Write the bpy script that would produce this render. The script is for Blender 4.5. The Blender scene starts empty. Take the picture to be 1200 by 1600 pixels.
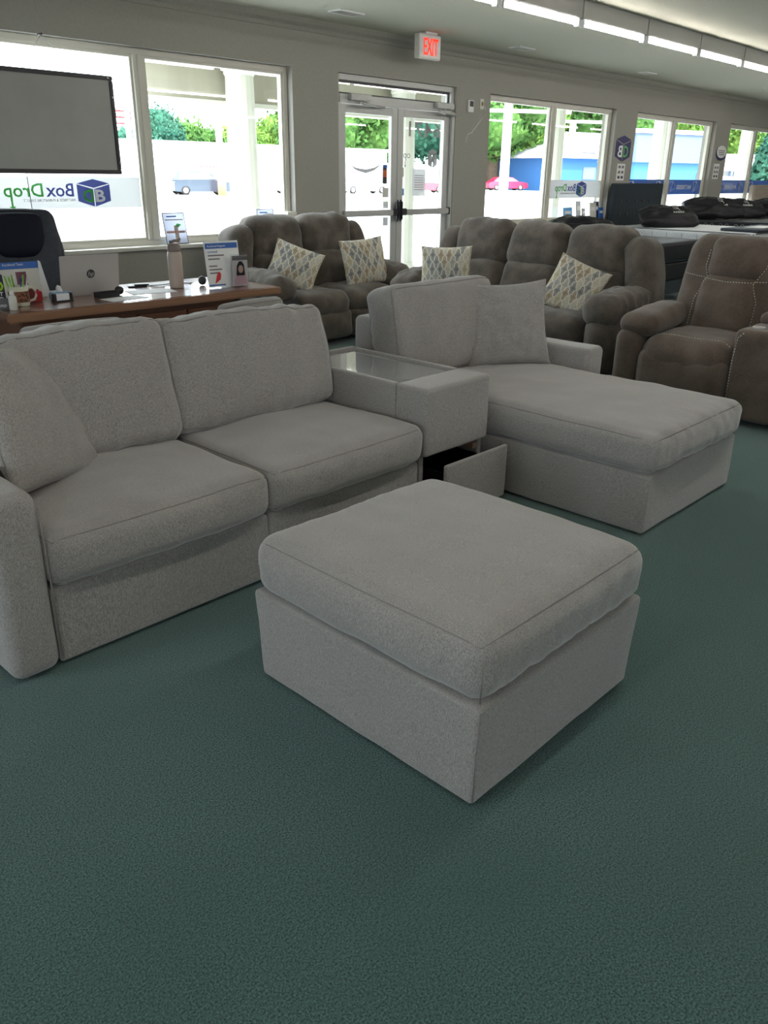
import bpy, bmesh, math, random
from mathutils import Vector, Matrix, noise
from mathutils.bvhtree import BVHTree
R = math.radians
C = bpy.context.scene.collection
sc = bpy.context.scene

# ---------------------------------------------------------------- camera
cam = bpy.data.objects.new('camera', bpy.data.cameras.new('camera'))
C.objects.link(cam)
yaw, pitch, roll = 0.81099, 0.39799, 0.01318
cy, sy, cp, sp = math.cos(yaw), math.sin(yaw), math.cos(pitch), math.sin(pitch)
F = Vector((sy*cp, cy*cp, -sp)); rt = Vector((cy, -sy, 0)); up = rt.cross(F)
r2 = math.cos(roll)*rt + math.sin(roll)*up
u2 = -math.sin(roll)*rt + math.cos(roll)*up
cam.matrix_world = Matrix(((r2.x, u2.x, -F.x, 0), (r2.y, u2.y, -F.y, 0), (r2.z, u2.z, -F.z, 1.6), (0, 0, 0, 1)))
cam.data.sensor_fit = 'VERTICAL'; cam.data.sensor_height = 36; cam.data.lens = 1257.6/1600*36
cam.data.clip_end = 600
sc.camera = cam

# ---------------------------------------------------------------- light, exposure
w = bpy.data.worlds.new('world'); sc.world = w; w.use_nodes = True
bg = w.node_tree.nodes['Background']
bg.inputs[0].default_value = (0.86, 0.93, 1.0, 1); bg.inputs[1].default_value = 6.0
sun = bpy.data.objects.new('sun', bpy.data.lights.new('sun', 'SUN')); C.objects.link(sun)
sun.data.energy = 4.0; sun.data.angle = R(1); sun.data.color = (1, .95, .86)
sun.rotation_euler = (R(38), 0, R(-12))          # high, from behind the shop
TUBE = 21.0
vs = sc.view_settings
vs.view_transform = 'Standard'; vs.look = 'None'; vs.gamma = 1; vs.use_curve_mapping = False
vs.exposure = 0.98

def portal(x, y, z, sx, sz, rz):
    l = bpy.data.lights.new('portal', 'AREA'); l.shape = 'RECTANGLE'; l.size = sx; l.size_y = sz
    l.cycles.is_portal = True
    o = bpy.data.objects.new('portal', l); C.objects.link(o)
    o.location = (x, y, z); o.rotation_euler = (R(-90), 0, rz)
portal(4.43, 7.7, 1.77, 3.6, 1.7, 0); portal(7.88, 7.7, 1.3, 2.0, 2.5, 0)
portal(11.3, 7.7, 1.77, 3.4, 1.7, 0); portal(15.3, 7.7, 1.77, 3.2, 1.7, 0); portal(19.2, 7.7, 1.77, 3.4, 1.7, 0)
portal(-3.4, 3.5, 1.65, 2.0, 1.5, R(90)); portal(-3.4, -2.4, 1.65, 2.4, 1.5, R(90))

# ---------------------------------------------------------------- materials
def newmat(name):
    m = bpy.data.materials.new(name); m.use_nodes = True
    nt = m.node_tree; return m, nt, nt.nodes['Principled BSDF']
def plain(name, col, rough=.5, metal=0, spec=.5, emit=None, es=0, coat=0):
    m, nt, b = newmat(name)
    b.inputs['Base Color'].default_value = (*col, 1); b.inputs['Roughness'].default_value = rough
    b.inputs['Metallic'].default_value = metal; b.inputs['Specular IOR Level'].default_value = spec
    b.inputs['Coat Weight'].default_value = coat; b.inputs['Coat Roughness'].default_value = .04
    if emit: b.inputs['Emission Color'].default_value = (*emit, 1); b.inputs['Emission Strength'].default_value = es
    return m
def N(nt, t, **k):
    n = nt.nodes.new(t)
    for a, v in k.items(): setattr(n, a, v)
    return n
def noisy(name, c1, c2, scale, rough=.9, bump=0, bscale=None, stretch=(1, 1, 1), c3=None, scale3=3, amt3=.5, lo=.35, hi=.65, sheen=0, spec=.2, detail=4):
    """two-tone fine noise, optional large soft mottling, optional bump"""
    m, nt, b = newmat(name); L = nt.links
    tc = N(nt, 'ShaderNodeTexCoord'); mp = N(nt, 'ShaderNodeMapping'); mp.inputs['Scale'].default_value = stretch
    L.new(tc.outputs['Object'], mp.inputs['Vector'])
    n1 = N(nt, 'ShaderNodeTexNoise'); n1.inputs['Scale'].default_value = scale; n1.inputs['Detail'].default_value = detail
    L.new(mp.outputs[0], n1.inputs['Vector'])
    mr = N(nt, 'ShaderNodeMapRange'); mr.inputs[1].default_value = lo; mr.inputs[2].default_value = hi
    L.new(n1.outputs['Fac'], mr.inputs[0])
    mx = N(nt, 'ShaderNodeMix', data_type='RGBA'); mx.inputs[6].default_value = (*c1, 1); mx.inputs[7].default_value = (*c2, 1)
    L.new(mr.outputs[0], mx.inputs[0]); out = mx.outputs[2]
    if c3:
        n3 = N(nt, 'ShaderNodeTexNoise'); n3.inputs['Scale'].default_value = scale3; n3.inputs['Detail'].default_value = 3
        L.new(tc.outputs['Object'], n3.inputs['Vector'])
        m3 = N(nt, 'ShaderNodeMapRange'); m3.inputs[1].default_value = .4; m3.inputs[2].default_value = .65; m3.inputs[4].default_value = amt3
        L.new(n3.outputs['Fac'], m3.inputs[0])
        x3 = N(nt, 'ShaderNodeMix', data_type='RGBA'); x3.inputs[7].default_value = (*c3, 1)
        L.new(m3.outputs[0], x3.inputs[0]); L.new(out, x3.inputs[6]); out = x3.outputs[2]
    L.new(out, b.inputs['Base Color'])
    b.inputs['Roughness'].default_value = rough; b.inputs['Specular IOR Level'].default_value = spec
    b.inputs['Sheen Weight'].default_value = sheen; b.inputs['Sheen Roughness'].default_value = .5
    if bump:
        bp = N(nt, 'ShaderNodeBump'); bp.inputs['Strength'].default_value = bump; bp.inputs['Distance'].default_value = .004
        n2 = N(nt, 'ShaderNodeTexNoise'); n2.inputs['Scale'].default_value = bscale or scale; n2.inputs['Detail'].default_value = 3
        L.new(mp.outputs[0], n2.inputs['Vector']); L.new(n2.outputs['Fac'], bp.inputs['Height']); L.new(bp.outputs[0], b.inputs['Normal'])
    return m
def woodmat(name, c1, c2, coat=0):
    m, nt, b = newmat(name); L = nt.links
    tc = N(nt, 'ShaderNodeTexCoord'); mp = N(nt, 'ShaderNodeMapping'); mp.inputs['Scale'].default_value = (1.5, 22, 22)
    L.new(tc.outputs['Object'], mp.inputs['Vector'])
    n1 = N(nt, 'ShaderNodeTexNoise'); n1.inputs['Scale'].default_value = 3; n1.inputs['Detail'].default_value = 6; n1.inputs['Distortion'].default_value = .6
    L.new(mp.outputs[0], n1.inputs['Vector'])
    mx = N(nt, 'ShaderNodeMix', data_type='RGBA'); mx.inputs[6].default_value = (*c1, 1); mx.inputs[7].default_value = (*c2, 1)
    L.new(n1.outputs['Fac'], mx.inputs[0]); L.new(mx.outputs[2], b.inputs['Base Color'])
    b.inputs['Roughness'].default_value = .35; b.inputs['Coat Weight'].default_value = coat; b.inputs['Coat Roughness'].default_value = .03
    return m
def glassmat(name, tint=(1, 1, 1), refl=1.0):
    m = bpy.data.materials.new(name); m.use_nodes = True; nt = m.node_tree; nt.nodes.clear(); L = nt.links
    o = N(nt, 'ShaderNodeOutputMaterial'); t = N(nt, 'ShaderNodeBsdfTransparent'); g = N(nt, 'ShaderNodeBsdfGlossy')
    t.inputs[0].default_value = (*tint, 1); g.inputs['Roughness'].default_value = 0.0
    f = N(nt, 'ShaderNodeLayerWeight'); f.inputs[0].default_value = .5          # Schlick reflectance, same from both sides
    pw = N(nt, 'ShaderNodeMath', operation='POWER'); pw.inputs[1].default_value = 5; L.new(f.outputs['Facing'], pw.inputs[0])
    mm = N(nt, 'ShaderNodeMath', operation='MULTIPLY_ADD'); mm.inputs[1].default_value = .96*refl; mm.inputs[2].default_value = .04*refl; mm.use_clamp = True
    mx = N(nt, 'ShaderNodeMixShader'); L.new(pw.outputs[0], mm.inputs[0]); L.new(mm.outputs[0], mx.inputs[0])
    L.new(t.outputs[0], mx.inputs[1]); L.new(g.outputs[0], mx.inputs[2]); L.new(mx.outputs[0], o.inputs[0])
    return m
def filmmat(name, col, clear=.25, trans=.6):
    """translucent vinyl film on a window"""
    m = bpy.data.materials.new(name); m.use_nodes = True; nt = m.node_tree; nt.nodes.clear(); L = nt.links
    o = N(nt, 'ShaderNodeOutputMaterial'); t = N(nt, 'ShaderNodeBsdfTransparent')
    d = N(nt, 'ShaderNodeBsdfDiffuse'); d.inputs[0].default_value = (*col, 1)
    tr = N(nt, 'ShaderNodeBsdfTranslucent'); tr.inputs[0].default_value = (*col, 1)
    a = N(nt, 'ShaderNodeMixShader'); a.inputs[0].default_value = trans; L.new(d.outputs[0], a.inputs[1]); L.new(tr.outputs[0], a.inputs[2])
    b = N(nt, 'ShaderNodeMixShader'); b.inputs[0].default_value = clear; L.new(a.outputs[0], b.inputs[1]); L.new(t.outputs[0], b.inputs[2])
    L.new(b.outputs[0], o.inputs[0]); return m
def leafpattern():
    """staggered pointed leaves in greys and creams with pale outlines, on UV"""
    m, nt, b = newmat('leaf_print_fabric'); L = nt.links
    def mth(op, a, c=None):
        n = N(nt, 'ShaderNodeMath', operation=op)
        for i, v in enumerate((a, c)):
            if v is None: continue
            if isinstance(v, (int, float)): n.inputs[i].default_value = v
            else: L.new(v, n.inputs[i])
        return n.outputs[0]
    uv = N(nt, 'ShaderNodeUVMap'); sx = N(nt, 'ShaderNodeSeparateXYZ'); L.new(uv.outputs[0], sx.inputs[0])
    u = mth('MULTIPLY', sx.outputs[0], 12.0); v = mth('MULTIPLY', sx.outputs[1], 3.6)
    wob = mth('MULTIPLY', mth('SINE', mth('MULTIPLY', v, 6.2832*2)), .07)
    v2 = mth('ADD', v, wob)
    a = mth('ADD', mth('MULTIPLY', u, .5), v2); c = mth('SUBTRACT', mth('MULTIPLY', u, .5), v2)
    fa = mth('ABSOLUTE', mth('SUBTRACT', mth('FRACT', a), .5)); fc = mth('ABSOLUTE', mth('SUBTRACT', mth('FRACT', c), .5))
    edge = mth('MAXIMUM', fa, fc)
    line = mth('GREATER_THAN', edge, .42)
    ring = mth('MULTIPLY', mth('GREATER_THAN', edge, .27), mth('LESS_THAN', edge, .33))
    cb = N(nt, 'ShaderNodeCombineXYZ'); L.new(mth('FLOOR', a), cb.inputs[0]); L.new(mth('FLOOR', c), cb.inputs[1])
    wn = N(nt, 'ShaderNodeTexWhiteNoise'); L.new(cb.outputs[0], wn.inputs['Vector'])
    cr = N(nt, 'ShaderNodeValToRGB'); cr.color_ramp.interpolation = 'CONSTANT'; e = cr.color_ramp.elements
    e[0].color = (.17, .18, .19, 1); e[1].position = .8; e[1].color = (.36, .33, .23, 1)
    for p, col in ((.25, (.30, .30, .29)), (.42, (.27, .22, .16)), (.6, (.42, .40, .34))):
        x = e.new(p); x.color = (*col, 1)
    L.new(wn.outputs[0], cr.inputs[0])
    nz = N(nt, 'ShaderNodeTexNoise'); nz.inputs['Scale'].default_value = 30; L.new(uv.outputs[0], nz.inputs[0])
    m0 = N(nt, 'ShaderNodeMix', data_type='RGBA', blend_type='OVERLAY'); m0.inputs[0].default_value = .5
    L.new(cr.outputs[0], m0.inputs[6]); L.new(nz.outputs['Fac'], m0.inputs[7])
    m1 = N(nt, 'ShaderNodeMix', data_type='RGBA'); L.new(mth('MAXIMUM', line, mth('MULTIPLY', ring, .45)), m1.inputs[0])
    L.new(m0.outputs[2], m1.inputs[6]); m1.inputs[7].default_value = (.56, .52, .42, 1)
    L.new(m1.outputs[2], b.inputs['Base Color']); b.inputs['Roughness'].default_value = .9; b.inputs['Specular IOR Level'].default_value = .1
    return m

M = {}
M['grey'] = noisy('grey_weave', (.205, .191, .181), (.385, .360, .342), 420, .95, .30, 480, (1, 1, .3), (.26, .242, .230), 2.0, .25, sheen=.55, lo=.36, hi=.64, detail=2)
M['piping'] = plain('grey_piping', (.25, .233, .221), .9, spec=.1)
M['plush'] = noisy('brown_grey_chenille', (.048, .040, .032), (.092, .077, .062), 150, .9, .6, 180, (1, 1, 1), (.135, .114, .092), 7, .7, sheen=.25)
M['suede'] = noisy('brown_suede', (.080, .058, .043), (.100, .074, .057), 60, .75, .12, 240, (1, 1, 1), (.150, .115, .090), 6, .6, sheen=.2)
M['stitch'] = plain('cream_thread', (.62, .56, .46), .8)
M['carpet'] = noisy('green_carpet', (.020, .050, .048), (.130, .235, .218), 200, .95, 1.0, 260, (1, 1, 1), (.045, .100, .085), .9, .45, spec=.1, sheen=.25, detail=3, lo=.34, hi=.68)
M['wall'] = noisy('wall_paint', (.30, .288, .258), (.32, .307, .275), 40, .85, .06, 250, spec=.15)
M['ceiling'] = noisy('stippled_ceiling', (.56, .55, .46), (.60, .59, .50), 60, .95, .55, 22, spec=.1)
M['trim'] = plain('white_trim', (.60, .585, .53), .5)
M['frame'] = plain('cream_window_frame', (.56, .54, .47), .45)
M['alu'] = plain('door_aluminium', (.46, .46, .44), .45, .1)
M['alubar'] = plain('brushed_bar', (.55, .54, .52), .35, .5)
M['glass'] = glassmat('window_glass', (.97, .99, .985), 1.0)
M['tableglass'] = plain('frosted_grey_glass', (.36, .37, .375), .06, spec=1.0, coat=1)
M['acrylic'] = glassmat('clear_acrylic', (.93, .95, .97), 1.0)
M['white'] = plain('white_paint', (.75, .75, .74), .5)
M['housing'] = plain('grey_housing', (.40, .40, .39), .7)
M['paper'] = plain('white_paper', (.78, .78, .80), .6)
M['black'] = plain('black_plastic', (.012, .012, .014), .45)
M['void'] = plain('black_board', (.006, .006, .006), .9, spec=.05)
M['navy'] = noisy('charcoal_vinyl', (.035, .041, .052), (.045, .052, .066), 30, .5, .1, 200)
M['navy2'] = noisy('dark_mesh_fabric', (.008, .009, .017), (.012, .013, .024), 200, .8, .2)
M['cherry'] = woodmat('cherry_wood', (.085, .030, .016), (.16, .065, .034))
M['cherrytop'] = woodmat('polished_cherry_top', (.15, .06, .034), (.24, .105, .06), .9)
M['edgewood'] = woodmat('worn_wood_edge', (.21, .105, .055), (.32, .17, .10), .3)
M['silver'] = plain('laptop_silver', (.52, .49, .47), .4, .3)
M['blue'] = plain('sign_blue', (.025, .12, .42), .5)
M['skyblue'] = plain('print_light_blue', (.12, .38, .75), .5)
M['taupe'] = plain('taupe_enamel', (.44, .36, .31), .45)
M['taupedark'] = plain('taupe_lid', (.22, .17, .15), .5)
M['screen'] = noisy('grey_screen_cloth', (.36, .365, .34), (.39, .395, .37), 3, .8, spec=.1)
M['darkframe'] = plain('dark_metal_frame', (.035, .032, .036), .5)
M['band'] = filmmat('frosted_film', (.62, .63, .63), .12, .35)
M['fblue'] = filmmat('blue_film', (.12, .16, .46), .16, .5)
M['fgreen'] = filmmat('green_film', (.12, .52, .14), .16, .5)
M['fgrey'] = filmmat('grey_film', (.28, .27, .27), .15, .4)
M['fwhite'] = filmmat('white_film', (.85, .85, .85), .05, .5)
M['fnavy'] = filmmat('navy_banner_film', (.06, .10, .25), .12, .45)
M['dblue'] = plain('decal_navy', (.02, .016, .10), .5)
M['dgreen'] = plain('decal_green', (.10, .42, .11), .5)
M['leaf'] = leafpattern()
M['hb'] = noisy('slate_fabric', (.022, .03, .037), (.032, .042, .05), 200, .9, .3)
M['lightwood'] = noisy('pale_oak', (.40, .34, .28), (.48, .42, .35), 6, .6, 0, None, (1, 1, 10))
M['bedblack'] = noisy('black_satin', (.010, .010, .012), (.017, .017, .02), 90, .45, .2, 40)
M['quilt'] = noisy('white_quilt', (.62, .64, .66), (.70, .72, .74), 90, .8, .4, 60)
M['red'] = plain('sign_red', (.62, .02, .03), .5)
M['exit'] = plain('exit_letter_red', (.8, .02, .01), .5, emit=(1, .03, .01), es=.7)
M['tube'] = plain('lit_tube', (1, 1, 1), .5, emit=(1, .965, .91), es=TUBE)
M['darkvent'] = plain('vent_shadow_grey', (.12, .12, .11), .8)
M['concrete'] = noisy('concrete_lot', (.50, .50, .49), (.58, .58, .56), .6, .9)
M['render'] = noisy('porch_render', (.36, .34, .27), (.42, .40, .32), 3, .9, .1, 20, (1, 1, .2))
M['colwhite'] = plain('column_white', (.62, .62, .54), .6)
M['grass'] = noisy('lawn', (.10, .22, .04), (.16, .32, .07), 3, .95)
M['bark'] = noisy('bark', (.10, .07, .05), (.16, .12, .09), 8, .95)

# ---------------------------------------------------------------- object helpers
def tag(o, label=None, cat=None, group=None, kind=None):
    if label: o['label'] = label
    if cat: o['category'] = cat
    if group: o['group'] = group
    if kind: o['kind'] = kind
    return o
def thing(name, label=None, cat=None, loc=(0, 0, 0), rz=0, group=None, kind=None):
    o = bpy.data.objects.new(name, None); C.objects.link(o); o.empty_display_size = .1
    o.location = loc; o.rotation_euler = (0, 0, rz); return tag(o, label, cat, group, kind)
def link(name, me, mat, parent=None, smooth=False):
    o = bpy.data.objects.new(name, me); C.objects.link(o)
    if mat is not None: me.materials.append(mat)
    if parent: o.parent = parent
    if smooth: me.polygons.foreach_set('use_smooth', [True]*len(me.polygons))
    return o
def fix(me):
    bm = bmesh.new(); bm.from_mesh(me); bmesh.ops.recalc_face_normals(bm, faces=bm.faces); bm.to_mesh(me); bm.free()
class MB:
    def __init__(s): s.v = []; s.f = []; s.sm = []
    def add(s, v, f, sm=False):
        b = len(s.v); s.v += [tuple(x) for x in v]; s.f += [tuple(b+i for i in q) for q in f]; s.sm += [sm]*len(f); return s
    def box(s, x0, x1, y0, y1, z0, z1, rot=None, c=None, bev=0):
        if bev:
            bm = bmesh.new(); bmesh.ops.create_cube(bm, size=1)
            for v in bm.verts: v.co = Vector(((x0+x1)/2+v.co.x*(x1-x0), (y0+y1)/2+v.co.y*(y1-y0), (z0+z1)/2+v.co.z*(z1-z0)))
            bmesh.ops.bevel(bm, geom=bm.edges[:], offset=bev, segments=2, affect='EDGES')
            V = [v.co.copy() for v in bm.verts]; bm.verts.index_update(); Fs = [[v.index for v in f.verts] for f in bm.faces]; bm.free()
        else:
            V = [Vector((x, y, z)) for x in (x0, x1) for y in (y0, y1) for z in (z0, z1)]
            Fs = [(0, 1, 3, 2), (4, 6, 7, 5), (0, 4, 5, 1), (2, 3, 7, 6), (0, 2, 6, 4), (1, 5, 7, 3)]
        if rot is not None:
            c = Vector(c) if c is not None else Vector(((x0+x1)/2, (y0+y1)/2, (z0+z1)/2))
            V = [c + rot @ (p-c) for p in V]
        return s.add(V, Fs)
    def tube(s, pts, r, closed=False, n=6, cap=True):
        pts = [Vector(p) for p in pts]; m = len(pts); V = []; Fs = []
        rr = r if isinstance(r, (list, tuple)) else [r]*m
        for i, p in enumerate(pts):
            if closed: d = pts[(i+1) % m]-pts[i-1]
            else: d = pts[min(i+1, m-1)]-pts[max(i-1, 0)]
            if d.length < 1e-9: d = Vector((0, 0, 1))
            d.normalize(); a = d.cross(Vector((0, 0, 1)))
            if a.length < .1: a = d.cross(Vector((1, 0, 0)))
            a.normalize(); b = d.cross(a)
            for k in range(n):
                t = 2*math.pi*k/n; V.append(p+rr[i]*(math.cos(t)*a+math.sin(t)*b))
        for i in range(m if closed else m-1):
            for k in range(n):
                j = (i+1) % m; Fs.append((i*n+k, i*n+(k+1) % n, j*n+(k+1) % n, j*n+k))
        if cap and not closed: Fs += [tuple(range(n)), tuple((m-1)*n+k for k in range(n))]
        return s.add(V, Fs, True)
    def lathe(s, prof, c=(0, 0, 0), n=20, axis='Z'):
        V = []; Fs = []
        for r, z in prof:
            for k in range(n):
                t = 2*math.pi*k/n; p = (r*math.cos(t), r*math.sin(t), z)
                if axis == 'X': p = (z, r*math.cos(t), r*math.sin(t))
                if axis == 'Y': p = (r*math.cos(t), z, r*math.sin(t))
                V.append((p[0]+c[0], p[1]+c[1], p[2]+c[2]))
        m = len(prof)
        for i in range(m-1):
            for k in range(n): Fs.append((i*n+k, i*n+(k+1) % n, (i+1)*n+(k+1) % n, (i+1)*n+k))
        Fs += [tuple(range(n)), tuple((m-1)*n+k for k in range(n))]
        return s.add(V, Fs, n > 8)
    def prism(s, poly, y0, y1, ax='Y'):
        """poly in XZ extruded along Y (or in XY along Z, or YZ along X)"""
        n = len(poly); V = []
        for y in (y0, y1):
            for a, b in poly: V.append((a, y, b) if ax == 'Y' else ((a, b, y) if ax == 'Z' else (y, a, b)))
        Fs = [tuple(range(n)), tuple(range(2*n-1, n-1, -1))]+[(i, (i+1) % n, n+(i+1) % n, n+i) for i in range(n)]
        return s.add(V, Fs)
    def build(s, name, mat, parent=None):
        me = bpy.data.meshes.new(name); me.from_pydata(s.v, [], s.f)
        me.polygons.foreach_set('use_smooth', s.sm); fix(me)
        return link(name, me, mat, parent)
def fabricbox(x0, x1, y0, y1, z0, z1, name, mat, parent, r=.02, wr=0, n=8, bulge=(0, 0, 0), **k):
    return soft(name, ((x1-x0)/2, (y1-y0)/2, (z1-z0)/2), ((x0+x1)/2, (y0+y1)/2, (z0+z1)/2), mat, parent, r, bulge, n=n, wr=wr, **k)

def soft(name, H, c, mat, parent, r=.05, bulge=(0, 0, 0), rot=(0, 0, 0), n=12, wr=0.0, ws=6.0, wst=(1, 1, 1), fn=None, k=3, seed=0, ruche=0, rax=2, rfreq=16, seams=(), seam_r=.0028, seam_mat=None, power=2):
    """upholstered block: rounded box, crowned faces, soft wrinkles; seams are piping sub-parts along face edges"""
    H = Vector(H); c = Vector(c); r = min(r, min(H)*.999); Rm = Matrix.Rotation(rot[2], 3, 'Z') @ Matrix.Rotation(rot[1], 3, 'Y') @ Matrix.Rotation(rot[0], 3, 'X')
    rnd = Vector((seed*7.3, seed*3.1, seed*11.7))
    def D(p):
        q = Vector([max(-(H[i]-r), min(H[i]-r, p[i])) for i in range(3)]); d = p-q
        nn = d.normalized() if d.length > 1e-9 else Vector((0, 0, 1))
        s = q+nn*r; u = Vector([s[i]/H[i] for i in range(3)])
        g = [max(0, 1-abs(u[i])**power) for i in range(3)]
        s.x += u.x*bulge[0]*g[1]*g[2]; s.y += u.y*bulge[1]*g[0]*g[2]; s.z += u.z*bulge[2]*g[0]*g[1]
        if wr:
            t = Vector((s.x*wst[0], s.y*wst[1], s.z*wst[2]))*ws+rnd
            s += nn*wr*(noise.noise(t)+.5*noise.noise(t*2.1))
        if ruche:
            e = max(0, (abs(u[rax])-.35)/.65)**2; t2 = Vector((s.x*(rfreq if rax != 0 else 3), s.y*(rfreq if rax == 0 else 4), s.z*(3 if rax == 2 else rfreq)))+rnd
            s += nn*ruche*e*(noise.noise(t2)+.4*abs(noise.noise(t2*2.3)))
        if fn: s = fn(s, u)
        return c+Rm @ s
    def ax(i):
        h, a = H[i], H[i]-r; m = max(2, int(round(n*a/max(H)))+1)
        o = [-(a+r*math.tan(math.pi/4*t/k)) for t in range(k, 0, -1)]
        o += [-a+2*a*t/m for t in range(m+1)]
        o += [a+r*math.tan(math.pi/4*t/k) for t in range(1, k+1)]
        return o
    A = [ax(i) for i in range(3)]; L = [len(a) for a in A]; idx = {}; V = []; Fs = []
    def vid(i, j, l):
        key = (i, j, l)
        if key not in idx: idx[key] = len(V); V.append(D(Vector((A[0][i], A[1][j], A[2][l]))))
        return idx[key]
    for a in range(3):
        b, d = (a+1) % 3, (a+2) % 3
        for e in (0, L[a]-1):
            for i in range(L[b]-1):
                for j in range(L[d]-1):
                    q = []
                    for ii, jj in ((i, j), (i+1, j), (i+1, j+1), (i, j+1)):
                        t = [0, 0, 0]; t[a] = e; t[b] = ii; t[d] = jj; q.append(vid(*t))
                    Fs.append(tuple(q if e else q[::-1]))
    me = bpy.data.meshes.new(name); me.from_pydata(V, [], Fs); fix(me)
    o = link(name, me, mat, parent, True)
    for sd in seams:       # e.g. 'z+' loops round the top face edge, 'e' a vertical corner
        a = 'xyz'.index(sd[0]); sg = 1 if sd[1] == '+' else -1; b, d = (a+1) % 3, (a+2) % 3; P = []
        def pt(s1, s2):
            v = Vector((0, 0, 0)); v[a] = sg*H[a]; v[b] = s1; v[d] = s2; return D(v)
        for t in range(16): P.append(pt(-H[b]+2*H[b]*t/16, -H[d]))
        for t in range(16): P.append(pt(H[b], -H[d]+2*H[d]*t/16))
        for t in range(16): P.append(pt(H[b]-2*H[b]*t/16, H[d]))
        for t in range(16): P.append(pt(-H[b], H[d]-2*H[d]*t/16))
        MB().tube(P, seam_r, True, 5).build('piping', seam_mat or M['piping'], o)
    return o
def pillow(name, w, h, t, mat, loc, rot, label, cat, group=None, seed=0, pipe=True, parent=None, n=22, wr=.008, pinch=.07, pm=None, lens=0):
    """square stuffed pillow standing in local XZ, front -Y; rot is a 3x3"""
    V = []; Fs = []; UV = []; idx = {}
    sd = Vector((seed*5.1, seed*2.3, 0))
    def P(u, v, s):
        pr = max(0, (1-u**2)*(1-v**2))**.42
        x = w/2*u*(1-pinch*(1-v*v)); z = h/2*v*(1-pinch*(1-u*u))
        z *= 1-lens*u**2
        nz = noise.noise(Vector((u*2.2, v*2.2, s*3))+sd)*wr*2.2+noise.noise(Vector((u*6, v*6, s*3))+sd)*wr
        return Vector((x, s*(t/2*pr*(1+nz*6)+nz*.5*min(1, pr*3)), z))
    for s in (-1, 1):
        for i in range(n+1):
            for j in range(n+1):
                u, v = -math.cos(math.pi*i/n), -math.cos(math.pi*j/n)
                u, v = .55*u+.45*(2*i/n-1), .55*v+.45*(2*j/n-1)
                bd = i in (0, n) or j in (0, n); key = (i, j, 0 if bd else s)
                if key not in idx: idx[key] = len(V); V.append(P(u, v, s)); UV.append((u*.5+.5, v*.5+.5))
    for s in (-1, 1):
        for i in range(n):
            for j in range(n):
                q = []
                for a, b in ((i, j), (i+1, j), (i+1, j+1), (i, j+1)):
                    bd = a in (0, n) or b in (0, n); q.append(idx[(a, b, 0 if bd else s)])
                Fs.append(tuple(q if s < 0 else q[::-1]))
    me = bpy.data.meshes.new(name); me.from_pydata(V, [], Fs)
    uvl = me.uv_layers.new(name='UVMap')
    for l in me.loops: uvl.data[l.index].uv = UV[l.vertex_index]
    o = link(name, me, mat, parent, True)
    o.matrix_local = Matrix.Translation(loc) @ rot.to_4x4()
    if label: tag(o, label, cat, group)
    if pipe:
        pts = [P(-1+2*k/20, -1, 1) for k in range(20)]+[P(1, -1+2*k/20, 1) for k in range(20)]+[P(1-2*k/20, 1, 1) for k in range(20)]+[P(-1, 1-2*k/20, 1) for k in range(20)]
        MB().tube(pts, .004, True, 5).build('piping', pm or M['piping'], o)
    return o
def frame_rot(xdir, lean, side=0):
    """rotation whose local X is xdir (horizontal), leaning back by lean about it, then spun by side about its normal"""
    x = Vector((xdir[0], xdir[1], 0)).normalized(); y = Vector((-x.y, x.x, 0)); z = Vector((0, 0, 1))
    m = Matrix((x, y, z)).transposed()
    return m @ Matrix.Rotation(-lean, 3, 'X') @ Matrix.Rotation(side, 3, 'Y')
def text(name, body, size, mat, parent, o, xdir=(1, 0, 0), zdir=(0, 0, 1), width=None, bold=0, thick=.0008, align='LEFT', shear=0):
    """lettering as thin real geometry: o = start of base line, letters run along xdir"""
    cu = bpy.data.curves.new(name, 'FONT'); cu.body = body; cu.size = size; cu.offset = bold; cu.extrude = thick; cu.resolution_u = 2; cu.align_x = align; cu.shear = shear
    tmp = bpy.data.objects.new('tmp', cu); C.objects.link(tmp)
    me = bpy.data.meshes.new_from_object(tmp.evaluated_get(bpy.context.evaluated_depsgraph_get()))
    bpy.data.objects.remove(tmp); me.name = name
    xs = [v.co.x for v in me.vertices]; x0, x1 = min(xs), max(xs); s = (width/(x1-x0)) if width else 1
    X = Vector(xdir).normalized(); Z = Vector(zdir).normalized(); Y = X.cross(Z); O = Vector(o)
    for v in me.vertices: v.co = O+X*(v.co.x*s)+Z*v.co.y+Y*v.co.z
    return link(name, me, mat, parent)
def blindcopy(root, loc, rz, label=None, group=None):
    r = root.copy(); C.objects.link(r); r.location = loc; r.rotation_euler = (0, 0, rz)
    if label: r['label'] = label
    if group: r['group'] = group
    for ch in list(root.children):
        c2 = ch.copy(); C.objects.link(c2); c2.parent = r
        for g in list(ch.children):
            d = g.copy(); C.objects.link(d); d.parent = c2
    return r

# ================================================================ THE ROOM
WY, CZ = 7.3, 3.07; XL, XR, YB = -3.0, 27.0, -7.0
fl = MB().box(XL-.2, XR+.2, YB-.2, WY+.25, -.12, 0).build('floor', M['carpet']); tag(fl, kind='structure')
tag(MB().box(XL-.2, XR+.2, YB-.2, WY+.25, CZ, CZ+.25).build('ceiling', M['ceiling']), kind='structure')
OPEN = [(2.66, 6.2, .92, 2.62), (6.86, 8.92, 0, 2.62), (9.64, 13.0, .92, 2.6), (13.7, 16.88, .92, 2.6), (17.55, 20.9, .92, 2.6)]
m = MB(); x = XL-.2
for a, b, z0, z1 in OPEN:
    m.box(x, a, WY, WY+.25, 0, CZ); m.box(a, b, WY, WY+.25, z1, CZ)
    if z0: m.box(a, b, WY, WY+.25, 0, z0)
    x = b
m.box(x, XR+.2, WY, WY+.25, 0, CZ)
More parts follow.
